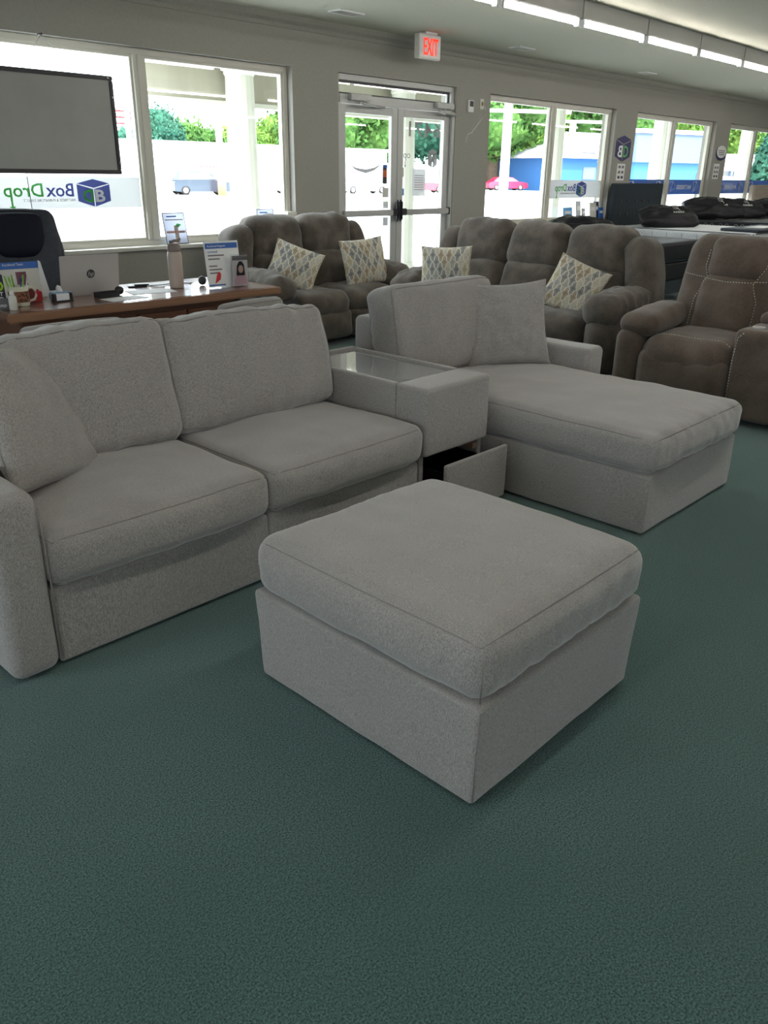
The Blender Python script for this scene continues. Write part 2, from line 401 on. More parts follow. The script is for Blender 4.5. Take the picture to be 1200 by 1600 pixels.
tag(m.build('wall_front', M['wall']), kind='structure')
m = MB(); y = YB
for a, b in ((-3.6, -1.2), (2.5, 4.5)):
    m.box(XL-.2, XL, y, a, 0, CZ); m.box(XL-.2, XL, a, b, 2.4, CZ); m.box(XL-.2, XL, a, b, 0, .9); y = b
m.box(XL-.2, XL, y, WY, 0, CZ)
tag(m.build('wall_left', M['wall']), kind='structure')
tag(MB().box(XR, XR+.2, YB, WY, 0, CZ).build('wall_right', M['wall']), kind='structure')
tag(MB().box(XL-.2, XR+.2, YB-.2, YB, 0, CZ).build('wall_rear', M['wall']), kind='structure')
cr = MB().prism([(WY, 2.955), (WY, CZ), (WY-.07, CZ), (WY-.05, 3.02), (WY-.02, 2.99), (WY-.014, 2.955)], XL, XR, 'X')
tag(cr.build('trim_1', M['wall']), kind='structure')
m = MB(); x = XL
for a, b in ((6.86, 8.92), (XR, XR)):
    m.box(x, a, WY-.012, WY, 0, .1); x = b
tag(m.build('baseboard_front', M['trim']), kind='structure')

def window(n, x0, x1, z0, z1, xm):
    t = thing('window_%d' % n, loc=(0, 0, 0), kind='structure')
    f = .055; yo0, yo1 = 7.385, 7.465; m = MB()
    m.box(x0, x1, yo0, yo1, z1-f, z1, bev=.004); m.box(x0, x1, yo0, yo1, z0, z0+f, bev=.004)
    m.box(x0, x0+f, yo0, yo1, z0+f, z1-f, bev=.004); m.box(x1-f, x1, yo0, yo1, z0+f, z1-f, bev=.004)
    m.build('window_frame', M['frame'], t)
    MB().box(xm-.06, xm+.06, yo0-.012, yo1, z0+f, z1-f, bev=.004).box(xm-.02, xm+.02, yo0-.024, yo0, z0+f, z1-f, bev=.004).build('mullion', M['frame'], t)
    for a, b in ((x0+f, xm-.06), (xm+.06, x1-f)):
        q = MB(); g = .022
        q.box(a, b, yo0+.015, yo1-.01, z1-f-g, z1-f); q.box(a, b, yo0+.015, yo1-.01, z0+f, z0+f+g)
        q.box(a, a+g, yo0+.015, yo1-.01, z0+f+g, z1-f-g); q.box(b-g, b, yo0+.015, yo1-.01, z0+f+g, z1-f-g)
        q.build('glazing_bead', M['frame'], t)
        MB().box(a+g, b-g, 7.42, 7.426, z0+f+g, z1-f-g).build('glass_pane', M['glass'], t)
    MB().box(x0-.03, x1+.03, 7.25, 7.384, z0-.03, z0+.004, bev=.006).build('window_sill', M['trim'], t)
for i, (a, b, z0, z1, xm) in enumerate(((2.66, 6.2, .92, 2.62, 4.45), (9.64, 13.0, .92, 2.6, 11.31), (13.7, 16.88, .92, 2.6, 15.28), (17.55, 20.9, .92, 2.6, 19.1))):
    window(i+1, a, b, z0, z1, xm)
for i, (a, b) in enumerate(((-3.6, -1.2), (2.5, 4.5))):
    t = thing('window_%d' % (i+5), kind='structure'); m = MB()
    m.box(XL-.14, XL-.06, a, b, 2.34, 2.4).box(XL-.14, XL-.06, a, b, .9, .96).box(XL-.14, XL-.06, a, a+.06, .96, 2.34).box(XL-.14, XL-.06, b-.06, b, .96, 2.34).box(XL-.14, XL-.06, (a+b)/2-.05, (a+b)/2+.05, .96, 2.34)
    m.build('window_frame', M['frame'], t)
    MB().box(XL-.104, XL-.098, a+.06, (a+b)/2-.05, .96, 2.34).build('glass_pane', M['glass'], t)
    MB().box(XL-.104, XL-.098, (a+b)/2+.05, b-.06, .96, 2.34).build('glass_pane', M['glass'], t)

# glass entrance doors
t = thing('door_1', kind='structure'); X0, X1 = 6.86, 8.92; y0, y1 = 7.34, 7.44
m = MB(); m.box(X0, X0+.05, y0, y1, 0, 2.62, bev=.004).box(X1-.05, X1, y0, y1, 0, 2.62, bev=.004).box(X0+.05, X1-.05, y0, y1, 2.56, 2.62, bev=.004).box(X0+.05, X1-.05, y0-.01, y1, 2.33, 2.42, bev=.004)
m.box(X1-.05, X1, y0-.03, y0, 0, 2.33).box(X0, X0+.05, y0-.03, y0, 0, 2.33)
m.build('door_frame', M['alu'], t)
m = MB(); m.box(X0+.05, X1-.05, 7.38, 7.40, 2.535, 2.56).box(X0+.05, X1-.05, 7.38, 7.40, 2.42, 2.44).box(X0+.05, X0+.07, 7.38, 7.40, 2.44, 2.535).box(X1-.07, X1-.05, 7.38, 7.40, 2.44, 2.535)
m.build('transom_gasket', M['black'], t)
MB().box(X0+.07, X1-.07, 7.387, 7.393, 2.44, 2.535).build('transom_glass', M['glass'], t)
for a, b, hinge in ((X0+.053, 7.886, 1), (7.892, X1-.053, -1)):
    m = MB(); s = .105
    m.box(a, a+s, 7.35, 7.4, .01, 2.325, bev=.004).box(b-s, b, 7.35, 7.4, .01, 2.325, bev=.004).box(a+s, b-s, 7.35, 7.4, 2.235, 2.325, bev=.004).box(a+s, b-s, 7.35, 7.4, .01, .22, bev=.004)
    lf = m.build('door_leaf', M['alu'], t)
    MB().box(a+s, b-s, 7.372, 7.378, .22, 2.235).build('glass_pane', M['glass'], lf)
    m = MB(); m.box(a+.02, b-.02, 7.285, 7.33, 1.12, 1.19, bev=.008); m.box(a+.02, a+.06, 7.33, 7.35, 1.125, 1.185); m.box(b-.06, b-.02, 7.33, 7.35, 1.125, 1.185)
    m.build('push_bar', M['alubar'], lf)
    e = b if hinge > 0 else a; d = -1 if hinge > 0 else 1
    m = MB(); m.box(min(e, e+d*.05), max(e, e+d*.05), 7.27, 7.335, 1.05, 1.30, bev=.02).box(min(e, e+d*.13), max(e, e+d*.13), 7.28, 7.335, 1.12, 1.20, bev=.01)
    m.build('latch_cover', M['black'], lf)
    if hinge < 0: MB().box(b-.03, b, 7.28, 7.335, 1.11, 1.20, bev=.005).build('bar_end_cap', M['black'], lf)
    c0 = (7.03 if hinge > 0 else 8.52)
    cl = MB().box(c0, c0+.34, 7.27, 7.33, 2.36, 2.425, bev=.008).box(c0, c0+.06, 7.262, 7.27, 2.37, 2.415).build('door_closer', M['alu'], t)
    cx = c0+.17
    MB().tube([(cx, 7.29, 2.36), (cx, 7.29, 2.33)], .018).tube([(cx, 7.29, 2.335), (cx-.05 if hinge > 0 else cx-.2, 7.2, 2.32)], .011).tube([(cx-.05 if hinge > 0 else cx-.2, 7.2, 2.32), (cx+.42 if hinge > 0 else cx+.33, 7.32, 2.29 if hinge < 0 else 2.315)], .014).build('closer_arm', M['alubar'], cl)
MB().box(X0+.05, X1-.05, 7.33, 7.45, 0, .012).build('threshold', M['alu'], t)

# ceiling strip lights
def strip(L, label, group, x, y):
    t = thing('strip_light', label, 'light', (x, y, CZ), 0, group)
    MB().box(0, L-.01, -.05, .07, -.15, 0, bev=.006).build('housing', M['housing'], t)
    MB().lathe([(.018, .05), (.018, L-.06)], (0, -.02, -.185), 10, 'X').build('lit_tube', M['tube'], t)
    for a in (.02, L-.06):
        MB().box(a, a+.03, -.045, .005, -.215, -.150, bev=.004).build('lamp_holder', M['white'], t)
    return t
ordn = ['first', 'second', 'third', 'fourth', 'fifth', 'sixth', 'seventh']
s0 = None
for k in range(-1, 10):
    lab = 'lit ceiling strip light over the sofas, %s tube from the left' % ordn[k+1] if -1 <= k <= 4 else 'lit ceiling strip light of the same row, beyond the right edge'
    if s0 is None: s0 = strip(1.24, lab, 'ceiling strip lights over the sofas', 6.12+1.24*k, 4.63)
    else: blindcopy(s0, (6.12+1.24*k, 4.63, CZ), 0, lab)
s1 = None
for y, xs in ((1.1, range(-1, 24, 3)), (-3.6, range(0, 24, 4))):
    for x in xs:
        if s1 is None: s1 = strip(2.4, 'long lit fluorescent strip light on the ceiling behind the camera', 'ceiling strip lights behind the camera', x, y)
        else: blindcopy(s1, (x, y, CZ), 0)
# ceiling vents
for i, (x, y) in enumerate(((6.42, 6.7), (9.5, 6.75), (12.85, 6.78))):
    t = thing('ceiling_vent', 'small grey air vent in the ceiling, ' + ['left of the exit sign', 'above the second window', 'above the pillar with the dark cube decal'][i], 'vent', (x, y, CZ), 0, 'ceiling air vents')
    MB().box(-.17, .17, -.09, -.07, -.012, 0).box(-.17, .17, .07, .09, -.012, 0).box(-.17, -.15, -.07, .07, -.012, 0).box(.15, .17, -.07, .07, -.012, 0).build('vent_frame', M['white'], t)
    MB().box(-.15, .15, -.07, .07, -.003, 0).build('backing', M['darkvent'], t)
    for k in range(5): MB().box(-.15, .15, -.06+.026*k, -.05+.026*k, -.011, -.004, rot=Matrix.Rotation(R(35), 3, 'X')).build('slat', M['trim'], t)

# exit sign
t = thing('exit_sign', 'lit EXIT sign with red letters hanging from the ceiling near the doors', 'sign', (7.88, 6.9, CZ))
MB().box(-.1, .1, -.06, .06, -.02, 0, bev=.004).build('canopy', M['white'], t)
MB().box(-.19, .19, -.035, .035, -.265, -.02, bev=.006).build('sign_box', M['trim'], t)
MB().box(-.175, .175, -.039, -.0345, -.25, -.035).build('face_plate', M['white'], t)
text('lettering', 'EXIT', .24, M['exit'], t, (-.12, -.041, -.225), width=.25, bold=.003, thick=.002)

# thermostat, wall plate with cord
t = thing('thermostat', 'white thermostat with black screen on the wall right of the doors', 'thermostat', (9.2, WY, 2.42))
MB().box(-.055, .055, -.03, 0, -.07, .07, bev=.006).build('case', M['white'], t)
MB().box(-.035, .04, -.032, -.03, -.005, .06).build('display', M['black'], t)
t = thing('wall_plate', 'cream cable plate on the wall left of the second window', 'wall plate', (9.45, WY, 2.46))
MB().box(-.04, .04, -.008, 0, -.06, .06, bev=.003).build('plate', M['trim'], t)
MB().box(-.012, .012, -.025, -.008, -.02, .025, bev=.003).build('plug', plain('brass_plug', (.35, .26, .10), .4, .5), t)
MB().tube([(.0, -.02, -.02), (.06, -.025, -.05), (.07, -.02, -.1), (-.05, -.012, -.22), (-.2, -.012, -.35), (-.27, -.012, -.37), (-.3, -.012, -.42), (-.31, -.012, -.47)], .004).build('cord', M['white'], t)

# ================================================================ WINDOW FILMS AND DECALS
def flat(name, polys, mat, parent, y, d=.001):
    m = MB()
    for p in polys: m.prism(p, y-d/2, y+d/2)
    return m.build(name, mat, parent)
def cubelogo(parent, x, z, w, h, y, mir, mats):
    """hexagonal cube emblem: three faces, letters back to back on the centre spine; mir=-1 as seen through the glass"""
    g = w*.015; hx = w/2; zt, zb = z+h/2, z-h/2; zs = z+h*.31; zm = z+h*.16; zl = z-h*.30
    flat('cube_face', [[(x, zt), (x+hx, zs+h*.03), (x, zm+g), (x-hx, zs+h*.03)]], mats[0], parent, y)
    flat('cube_face', [[(x-hx, zs), (x-g, zm-g), (x-g, zb), (x-hx, zl)]], mats[0], parent, y)
    flat('cube_face', [[(x+hx, zs), (x+g, zm-g), (x+g, zb), (x+hx, zl)]], mats[0], parent, y)
    yy = y-.0015; sz = h*.62; b = z-h*.32
    text('lettering', 'B', sz, mats[1], parent, (x-.002*mir, yy, b), (-mir, 0, .22*0), bold=.004, width=w*.30, thick=.0004)
    text('lettering', 'D', sz, mats[2], parent, (x+.002*mir, yy, b), (mir, 0, 0), bold=.004, width=w*.32, thick=.0004)
FM = (M['fblue'], M['fwhite'], M['fgreen'])
def band(x0, x1, zc, xcube, wc, xb, xp, full, label, sub=True):
    t = thing('window_decal', label, 'decal', (0, 0, 0)); Y = 7.413
    flat('film_band', [[(x0, 1.275), (x1, 1.275), (x1, 1.54), (x0, 1.54)]], M['band'], t, Y)
    cubelogo(t, xcube, 1.405, wc, .235, Y-.004, -1, FM)
    L = xb-xp
    text('lettering', 'Box', .155, M['fblue'], t, (xb, Y-.004, 1.378), (-1, 0, 0), width=L*.40, bold=.002)
    text('lettering', 'Drop', .155, M['fgreen'], t, (xb-L*.44, Y-.004, 1.378), (-1, 0, 0), width=L*.54, bold=.002)
    px = xp+L*.10
    flat('arrow', [[(px-.008, 1.34), (px+.008, 1.34), (px+.008, 1.30), (px+.028, 1.30), (px, 1.265), (px-.028, 1.30), (px-.008, 1.30)]], M['fgreen'], t, Y-.004)
    text('small_print', 'MATTRESS & FURNITURE DIRECT', .032, M['fgrey'], t, (xb, Y-.004, 1.335), (-1, 0, 0), width=L*.74)
band(2.75, 4.36, 0, 3.885, .32, 3.70, 3.06, True, 'frosted window band reading BoxDrop in reverse below the hanging grey screen')
band(11.4, 12.92, 0, 12.33, .30, 12.16, 11.56, True, 'frosted window band reading BoxDrop in reverse on the second window')
def banner(x0, x1, label, tx, txw):
    t = thing('window_decal', label, 'decal'); Y = 7.413
    flat('film_band', [[(x0, 1.30), (x1, 1.30), (x1, 1.56), (x0, 1.56)]], M['fnavy'], t, Y)
    text('lettering', 'MATTRESSES', .10, M['fwhite'], t, (tx+txw, Y-.004, 1.395), (-1, 0, 0), width=txw, bold=.004)
    for c in (tx-.2, tx+txw+.2):
        a = [(c-.11, 1.52), (c+.02, 1.53), (c+.11, 1.46), (c+.10, 1.41), (c-.07, 1.34)]
        P = [(p[0], Y-.004, p[1]) for p in a]
        MB().tube(P, .006, True, 4).tube([P[1], (c+.0, Y-.004, 1.44), P[4]], .005, False, 4).build('outline_mark', M['fwhite'], t)
banner(15.36, 16.8, 'navy window banner with white MATTRESSES in reverse on the third window, beside the dark headboard', 15.75, .62)
banner(13.78, 15.2, 'navy window banner on the left pane of the third window, behind the dark headboard', 14.2, .62)
banner(17.63, 19.02, 'navy window banner on the left pane of the fourth window', 17.95, .62)
banner(19.18, 20.8, 'navy window banner on the right pane of the fourth window behind the pale headboard', 19.6, .7)
# door decals (on door glass, read in reverse)
t = thing('door_decal', 'grey street number 6471 and shop lettering in reverse on the right door glass', 'decal'); Y = 7.366
text('lettering', '6471', .24, M['fgrey'], t, (8.72, Y, 2.03), (-1, 0, 0), width=.60, bold=.002)
for nm, q in (('cube_face', [[(8.57, 1.90), (8.66, 1.86), (8.57, 1.82), (8.48, 1.86)], [(8.48, 1.85), (8.566, 1.81), (8.566, 1.67), (8.48, 1.71)], [(8.66, 1.85), (8.574, 1.81), (8.574, 1.67), (8.66, 1.71)]]),):
    flat(nm, q, M['fgrey'], t, Y)
text('lettering', 'op', .12, M['fgrey'], t, (8.15, Y, 1.78), (-1, 0, 0), width=.13)
flat('arrow', [[(8.045, 1.75), (8.055, 1.75), (8.055, 1.70), (8.065, 1.70), (8.05, 1.67), (8.035, 1.70), (8.045, 1.70)]], M['fgrey'], t, Y)
t = thing('hours_notice', 'white notice with a column of grey print taped to the right door', 'notice')
flat('sheet', [[(8.19, 1.34), (8.44, 1.34), (8.44, 1.66), (8.19, 1.66)]], M['band'], t, Y)
for k in range(7): flat('print_line', [[(8.23, 1.58-.028*k), (8.40, 1.58-.028*k), (8.40, 1.587-.028*k), (8.23, 1.587-.028*k)]], M['fgrey'], t, Y-.002)
t = thing('door_sticker', 'orange and black promotional sticker on the left door', 'sticker')
flat('sheet', [[(7.65, 1.485), (7.73, 1.485), (7.73, 1.70), (7.65, 1.70)]], M['darkframe'], t, Y)
flat('picture', [[(7.66, 1.56), (7.72, 1.56), (7.72, 1.64), (7.66, 1.64)]], plain('print_orange', (.55, .10, .02), .5), t, Y-.002)
flat('picture', [[(7.65, 1.665), (7.73, 1.665), (7.73, 1.70), (7.65, 1.70)]], M['blue'], t, Y-.002)
for q, mt, lb in (((7.65, 7.755, 1.33, 1.44), 'trim', 'plain cream sticker below the orange sticker on the left door'), ((7.94, 8.03, 1.565, 1.67), 'trim', 'plain cream sticker on the right door beside the meeting stile'), ((7.94, 8.04, 1.35, 1.43), 'skyblue', 'blue payment sticker on the right door'), ((7.66, 7.75, 1.20, 1.28), 'fgrey', 'grey lock plate just above the push bar on the left door'), ((7.66, 7.75, 1.0, 1.10), 'fgrey', 'grey lock plate just below the push bar on the left door')):
    tag(flat('door_sticker', [[(q[0], q[2]), (q[1], q[2]), (q[1], q[3]), (q[0], q[3])]], M[mt], None, Y), lb, 'sticker')
pts = [(7.10+.085*k, Y, 1.60-.07*math.sin(math.pi*k/6)) for k in range(7)]
tag(MB().prism([(7.08, 1.70), (7.2, 1.63), (7.36, 1.60), (7.5, 1.63), (7.66, 1.72), (7.5, 1.665), (7.36, 1.645), (7.2, 1.66)], Y-.0005, Y+.0005).build('door_decal', M['fgrey']), 'grey swoosh-shaped decal on the left door glass', 'decal')
# wall decals
t = thing('wall_decal', 'dark blue hexagonal cube emblem with white B and green D on the pillar', 'decal'); Y = 7.297
cubelogo(t, 13.335, 2.03, .50, .40, Y, 1, (M['dblue'], M['white'], M['dgreen']))
t = thing('wall_decal', 'round pale emblem with a dark crescent ring on the next pillar', 'decal')
m = MB(); P1 = [(17.28+.25*math.cos(R(a)), 2.06+.13*math.sin(R(a))) for a in range(0, 360, 15)]
m.prism(P1, 7.296, 7.299); m.build('disc', M['white'], t)
ring = [(17.28+.26*math.cos(R(a)), 2.058+.14*math.sin(R(a))) for a in range(150, 361, 15)]+[(17.29+.235*math.cos(R(a)), 2.085+.12*math.sin(R(a))) for a in range(360, 149, -15)]
MB().prism(ring, 7.292, 7.296).build('crescent', M['dblue'], t)
for k in range(3): MB().box(17.13+.02*k, 17.42, 7.293, 7.296, 2.09-.035*k, 2.105-.035*k).build('print_line', M['fgrey'], t)
for x0, z0, z1, lb in ((13.21, 1.54, 1.80, 'white leaflet with small pictures taped under the cube emblem'), (17.03, 1.58, 1.86, 'white leaflet taped to the pillar under the round emblem')):
    t = thing('wall_leaflet', lb, 'leaflet', (x0, 7.3, z0)); w = .26
    MB().box(0, w, -.004, 0, 0, z1-z0).build('sheet', M['white'], t)
    for k in range(3):
        for j in range(2): MB().box(.04+.11*j, .11+.11*j, -.006, -.004, .03+.08*k, .07+.08*k).build('picture', M['fgrey'] if k else M['darkframe'], t)

# ================================================================ SECTIONAL
X = .79
t = thing('sectional_sofa', 'grey woven two seat sofa section with one left arm, in front of the desk', 'sofa', (X, 2.42, 0))
Lc = lambda x, y, z: (x-X, y-2.42, z)
def sb(x0, x1, y0, y1, z0, z1, name, par, r=.015, o=(X, 2.42), **k):
    return fabricbox(x0-o[0], x1-o[0], y0-o[1], y1-o[1], z0, z1, name, M['grey'], par, r=r, **k)
sb(.955, 1.884, 2.445, 3.3, .012, .30, 'seat_base', t); sb(1.887, 2.815, 2.445, 3.3, .012, .30, 'seat_base', t)
def armf(s, u): return s
sb(.785, .953, 2.42, 3.46, .010, .665, 'arm', t, r=.045, wr=.003, bulge=(.0, .006, .012))
sb(.953, 2.82, 3.3, 3.47, .035, .82, 'back_frame', t, r=.04)
MB().tube([Lc(.953, 2.432, .60), Lc(.955, 2.425, .4), Lc(.954, 2.43, .04)], .003).build('piping', M['piping'], t)
for i, (a, b) in enumerate(((.958, 1.886), (1.889, 2.822))):
    soft('seat_cushion', ((b-a)/2, .39, .094), Lc((a+b)/2, 2.80, .397), M['grey'], t, .055, (.004, .03, .035), wr=.008, ws=4, n=40, seed=i+1, ruche=.004, rax=1, seams=('z+', 'z-'), power=2.5)
for i, (cx, w) in enumerate(((1.43, .46), (2.34, .475))):
    def slump(s, u, i=i):
        s.z += .010*math.sin(u.x*2.2+2.6*i)*max(0, u.z); return s
    soft('back_cushion', (w, .115, .262-.010*i), Lc(cx, 3.175, .745-.010*i), M['grey'], t, .06, (.0, .05, .012), (R(-13), 0, R(.0)), wr=.012, ws=4, n=46, seed=i+5, fn=slump, ruche=.012, seams=('y-', 'y+'), seam_r=.0035, power=2.2)
for x in (.84, 1.83, 2.75):
    for y in (2.5, 3.4): MB().box(x-X-.025, x-X+.025, y-2.445, y-2.395, 0, .04).build('foot', M['black'], t)
pillow('throw_pillow', .62, .57, .20, M['grey'], (1.205, 2.985, .745), frame_rot((.70, .62), R(26), R(14)), 'large grey pillow slumped against the left arm of the grey sofa', 'pillow', seed=2)

t = thing('storage_console', 'grey upholstered console with glass tray top and half open drawer between sofa and chaise', 'console', (2.83, 2.42, 0)); o = (2.83, 2.42)
sb(2.835, 3.335, 2.42, 2.63, .32, .66, 'front_block', t, r=.02, o=o, wr=.002, bulge=(0, .004, .004))
sb(2.835, 2.875, 2.63, 3.40, .32, .657, 'side_panel', t, r=.014, o=o); sb(3.295, 3.335, 2.63, 3.40, .32, .657, 'side_panel', t, r=.014, o=o)
sb(2.835, 3.335, 3.40, 3.45, .035, .657, 'back_panel', t, r=.014, o=o)
sb(2.875, 3.295, 2.63, 3.40, .32, .60, 'tray_floor', t, r=.004, o=o, n=4)
MB().box(.046, .464, .212, .978, .632, .642, bev=.002).build('glass_top', M['tableglass'], t)
for a in (2.835, 3.300): sb(a, a+.035, 2.46, 3.40, .035, .318, 'leg_panel', t, r=.008, o=o, n=4)
d = sb(2.84, 3.335, 2.285, 2.31, .03, .312, 'drawer_front', t, r=.010, o=o, n=6)
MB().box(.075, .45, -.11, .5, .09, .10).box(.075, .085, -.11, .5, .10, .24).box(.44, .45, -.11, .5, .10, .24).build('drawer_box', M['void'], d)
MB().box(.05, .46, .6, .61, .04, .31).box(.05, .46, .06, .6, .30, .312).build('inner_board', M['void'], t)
MB().box(.42, .455, .03, .10, .27, .30).build('runner_block', plain('raw_pine', (.28, .17, .12), .7), t)

t = thing('chaise_lounge', 'grey woven chaise section with long seat cushion and right arm', 'chaise', (3.41, 1.53, 0)); o = (3.41, 1.53)
sb(3.415, 4.425, 1.535, 3.36, .012, .305, 'seat_base', t, o=o, wr=.003, n=14)
soft('seat_cushion', (.515, .80, .093), (.508, .79, .402), M['grey'], t, .055, (.010, .02, .035), wr=.009, ws=4, n=56, seed=11, ruche=.007, rax=1, rfreq=22, seams=('z+', 'z-'), power=2.5)
sb(3.405, 4.60, 3.34, 3.51, .035, .82, 'back_frame', t, r=.035, o=o)
sb(4.44, 4.63, 2.50, 3.36, .035, .62, 'arm', t, r=.035, o=o, wr=.003)
soft('back_cushion', (.48, .11, .262), (3.825-3.41, 3.21-1.53, .742), M['grey'], t, .06, (0, .05, .012), (R(-11), 0, 0), wr=.012, ws=4, n=46, seed=17, ruche=.012, rax=0, seams=('y-', 'y+'), seam_r=.0035, power=2.2)
for x in (3.47, 4.37):
    for y in (1.6, 3.3): MB().box(x-3.435, x-3.385, y-1.555, y-1.505, 0, .04).build('foot', M['black'], t)
pillow('throw_pillow', .54, .53, .17, M['grey'], (4.21, 2.965, .742), frame_rot((.76, -.62), R(18), R(-2.5)), 'square grey piped pillow standing on the chaise beside its arm', 'pillow', seed=6, n=34, wr=.010, pinch=.10)

t = thing('ottoman', 'large square grey fabric ottoman alone on the carpet in front', 'ottoman', (1.405, .99, 0)); o = (1.405, .99)
def flare(s, u):
    s.x += u.x*.006*(u.z); s.y += u.y*.006*u.z; return s
b = sb(1.405, 2.268, .992, 1.912, .010, .338, 'ottoman_base', t, r=.016, o=o, wr=.003, n=14, fn=flare)
soft('seat_cushion', (.434, .462, .098), (.432, .46, .43), M['grey'], t, .062, (.014, .014, .030), wr=.007, ws=4, n=44, seed=23, ruche=.005, rax=1, rfreq=20, seams=('z+',), seam_r=.0022, power=2.5)
MB().tube([(-.001+.003, -.002, .325), (.0, .001, .2), (.002, .003, .035)], .002).build('corner_seam', M['piping'], t)
MB().tube([(-.003, -.003, .50), (-.007, -.007, .43), (-.002, -.002, .36)], .0022).build('corner_seam', M['piping'], t)
for x in (.05, .81):
    for y in (.05, .87): MB().box(x-.025, x+.025, y-.025, y+.025, 0, .035).build('foot', M['black'], t)

# ================================================================ RECLINING SOFAS
def stitches(parent, objs, path, d, mat, r=.0028, dash=.012, gap=.009, name='stitching'):
    """dashed thread laid on the surface of the parts in objs by dropping the path along d"""
    trees = []
    for ob in objs:
        bm = bmesh.new(); bm.from_mesh(ob.data); trees.append(BVHTree.FromBMesh(bm)); bm.free()
    d = Vector(d).normalized(); P = []
    for i in range(len(path)-1):
        a, b = Vector(path[i]), Vector(path[i+1]); k = max(1, int((b-a).length/.01))
        P += [a.lerp(b, j/k) for j in range(k)]
    P.append(Vector(path[-1])); Q = []
    for p in P:
        best = None
        for tr in trees:
            h = tr.ray_cast(p, d)
            if h[0] is not None and (best is None or h[3] < best[3]): best = h
        Q.append(best[0]-d*.002 if best else None)
    m = MB(); i = 0; step = 2
    while i+1 < len(Q):
        if Q[i] is not None and Q[i+1] is not None: m.tube([Q[i], Q[i].lerp(Q[i+1], 1.0)], r, n=4)
        i += step
    return m.build(name, mat, parent)
def recliner(name, label, nseat, sw, loc, rz, sd):
    t = thing(name, label, 'sofa', loc, rz); W = nseat*sw/2; P = M['plush']
    soft('body', (W+.02, .38, .15), (0, .10, .21), P, t, .03)
    for i in range(nseat):
        x = -W+sw*(i+.5); h = sw/2-.004
        def roll(s, u): 
            return s
        soft('seat', (h, .34, .125), (x, -.20, .385), P, t, .105, (.0, .03, .035), wr=.014, ws=4, n=12, seed=sd+i)
        soft('footrest', (h, .10, .145), (x, -.455, .20), P, t, .07, (0, .03, 0), wr=.010, ws=5, n=10, seed=sd+9+i)
        soft('lumbar_cushion', (h, .13, .21), (x, .20, .64), P, t, .10, (0, .05, .02), (R(-14), 0, 0), wr=.014, ws=5, n=10, seed=sd+20+i)
        soft('head_cushion', (h, .155, .225), (x, .315, .965), P, t, .12, (.01, .045, .02), (R(-10), 0, 0), wr=.018, ws=4.5, n=26, ruche=.012, rfreq=12, seed=sd+30+i)
    soft('back_shell', (W, .08, .5), (0, .50, .60), P, t, .06, rot=(R(-6), 0, 0))
    for s in (-1, 1):
        xa = s*(W+.145)
        soft('arm_body', (.135, .46, .25), (xa, -.04, .29), P, t, .11, (.02, .02, 0), wr=.008, ws=5, n=10, seed=sd+40+s)
        def droop(q, u):
            q.z -= .07*max(0, -u.y-.1)**2; return q
        soft('arm_pad', (.175, .42, .115), (xa-s*.01, -.07, .60), P, t, .11, (.0, .02, .025), wr=.020, ws=6, wst=(1.6, 2.2, 1), n=30, seed=sd+50+s, fn=droop, ruche=.016, rax=0, rfreq=20)
        def wing(q, u):
            q.x += s*.05*(-u.z); q.y += -.10*(-u.z) if u.z < 0 else 0; return q
        soft('wing', (.135, .18, .37), (s*(W+.135), .315, .745), P, t, .11, (.01, .02, .01), (R(-8), R(-7)*s, 0), wr=.014, ws=5, n=10, seed=sd+60+s, fn=wing)
        MB().box(s*W-.03, s*W+.03, -.42, -.36, 0, .08).box(s*W-.03, s*W+.03, .42, .48, 0, .08).build('foot', M['black'], t)
    return t
love = recliner('reclining_loveseat', 'brown-grey plush two seat reclining sofa against the window wall left of the doors', 2, .69, (5.79, 6.5, 0), 0, 100)
trip = recliner('reclining_sofa', 'brown-grey plush three seat reclining sofa behind the chaise, right of the doors', 3, .64, (6.52, 4.47, 0), R(-90), 200)
pillow('patterned_pillow', .50, .46, .16, M['leaf'], (5.36, 6.36, .735), frame_rot((.80, -.6), R(28), R(22)), 'leaf patterned pillow leaning on the left arm of the loveseat', 'pillow', 'leaf patterned pillows', 31, pipe=False)
pillow('patterned_pillow', .56, .48, .15, M['leaf'], (6.22, 6.24, .745), frame_rot((1, -.15), R(14), R(-4)), 'leaf patterned pillow upright at the right end of the loveseat', 'pillow', 'leaf patterned pillows', 32, pipe=False)
pillow('patterned_pillow', .50, .50, .15, M['leaf'], (6.19, 5.11, .73), frame_rot((.45, -.9), R(12), R(-2)), 'leaf patterned pillow at the left end of the three seat sofa, behind the chaise cushion', 'pillow', 'leaf patterned pillows', 33, pipe=False)
pillow('patterned_pillow', .48, .50, .15, M['leaf'], (6.37, 3.80, .70), frame_rot((.55, -.83), R(30), R(24)), 'pale leaf patterned pillow tilted on the right arm of the three seat sofa', 'pillow', 'leaf patterned pillows', 34, pipe=False)
# printed pouch on the loveseat's arm front
t = thing('brochure_pouch', 'arch topped dark pouch with pink and cream prints on the loveseat arm front', 'pouch', (4.98, 5.985, 0))
arch = [(-.12, .16)]+[(-.12*math.cos(R(a)), .40+.11*math.sin(R(a))) for a in range(0, 181, 20)]+[(.12, .16)]
MB().prism(arch, -.03, -.012).build('backing', M['darkframe'], t)
pk = plain('print_pink', (.62, .22, .24), .6); cm = plain('print_cream', (.68, .62, .52), .6)
for q, mm in (((-.08, -.02, .36, .40), cm), ((-.09, -.01, .26, .31), pk), ((-.07, .0, .19, .22), pk), ((.01, .095, .34, .42), cm), ((.02, .10, .25, .33), pk), ((.03, .10, .18, .23), pk), ((-.02, .02, .42, .45), plain('print_brown', (.12, .04, .03), .6))):
    MB().box(q[0], q[1], -.033, -.03, q[2], q[3]).build('print', mm, t)

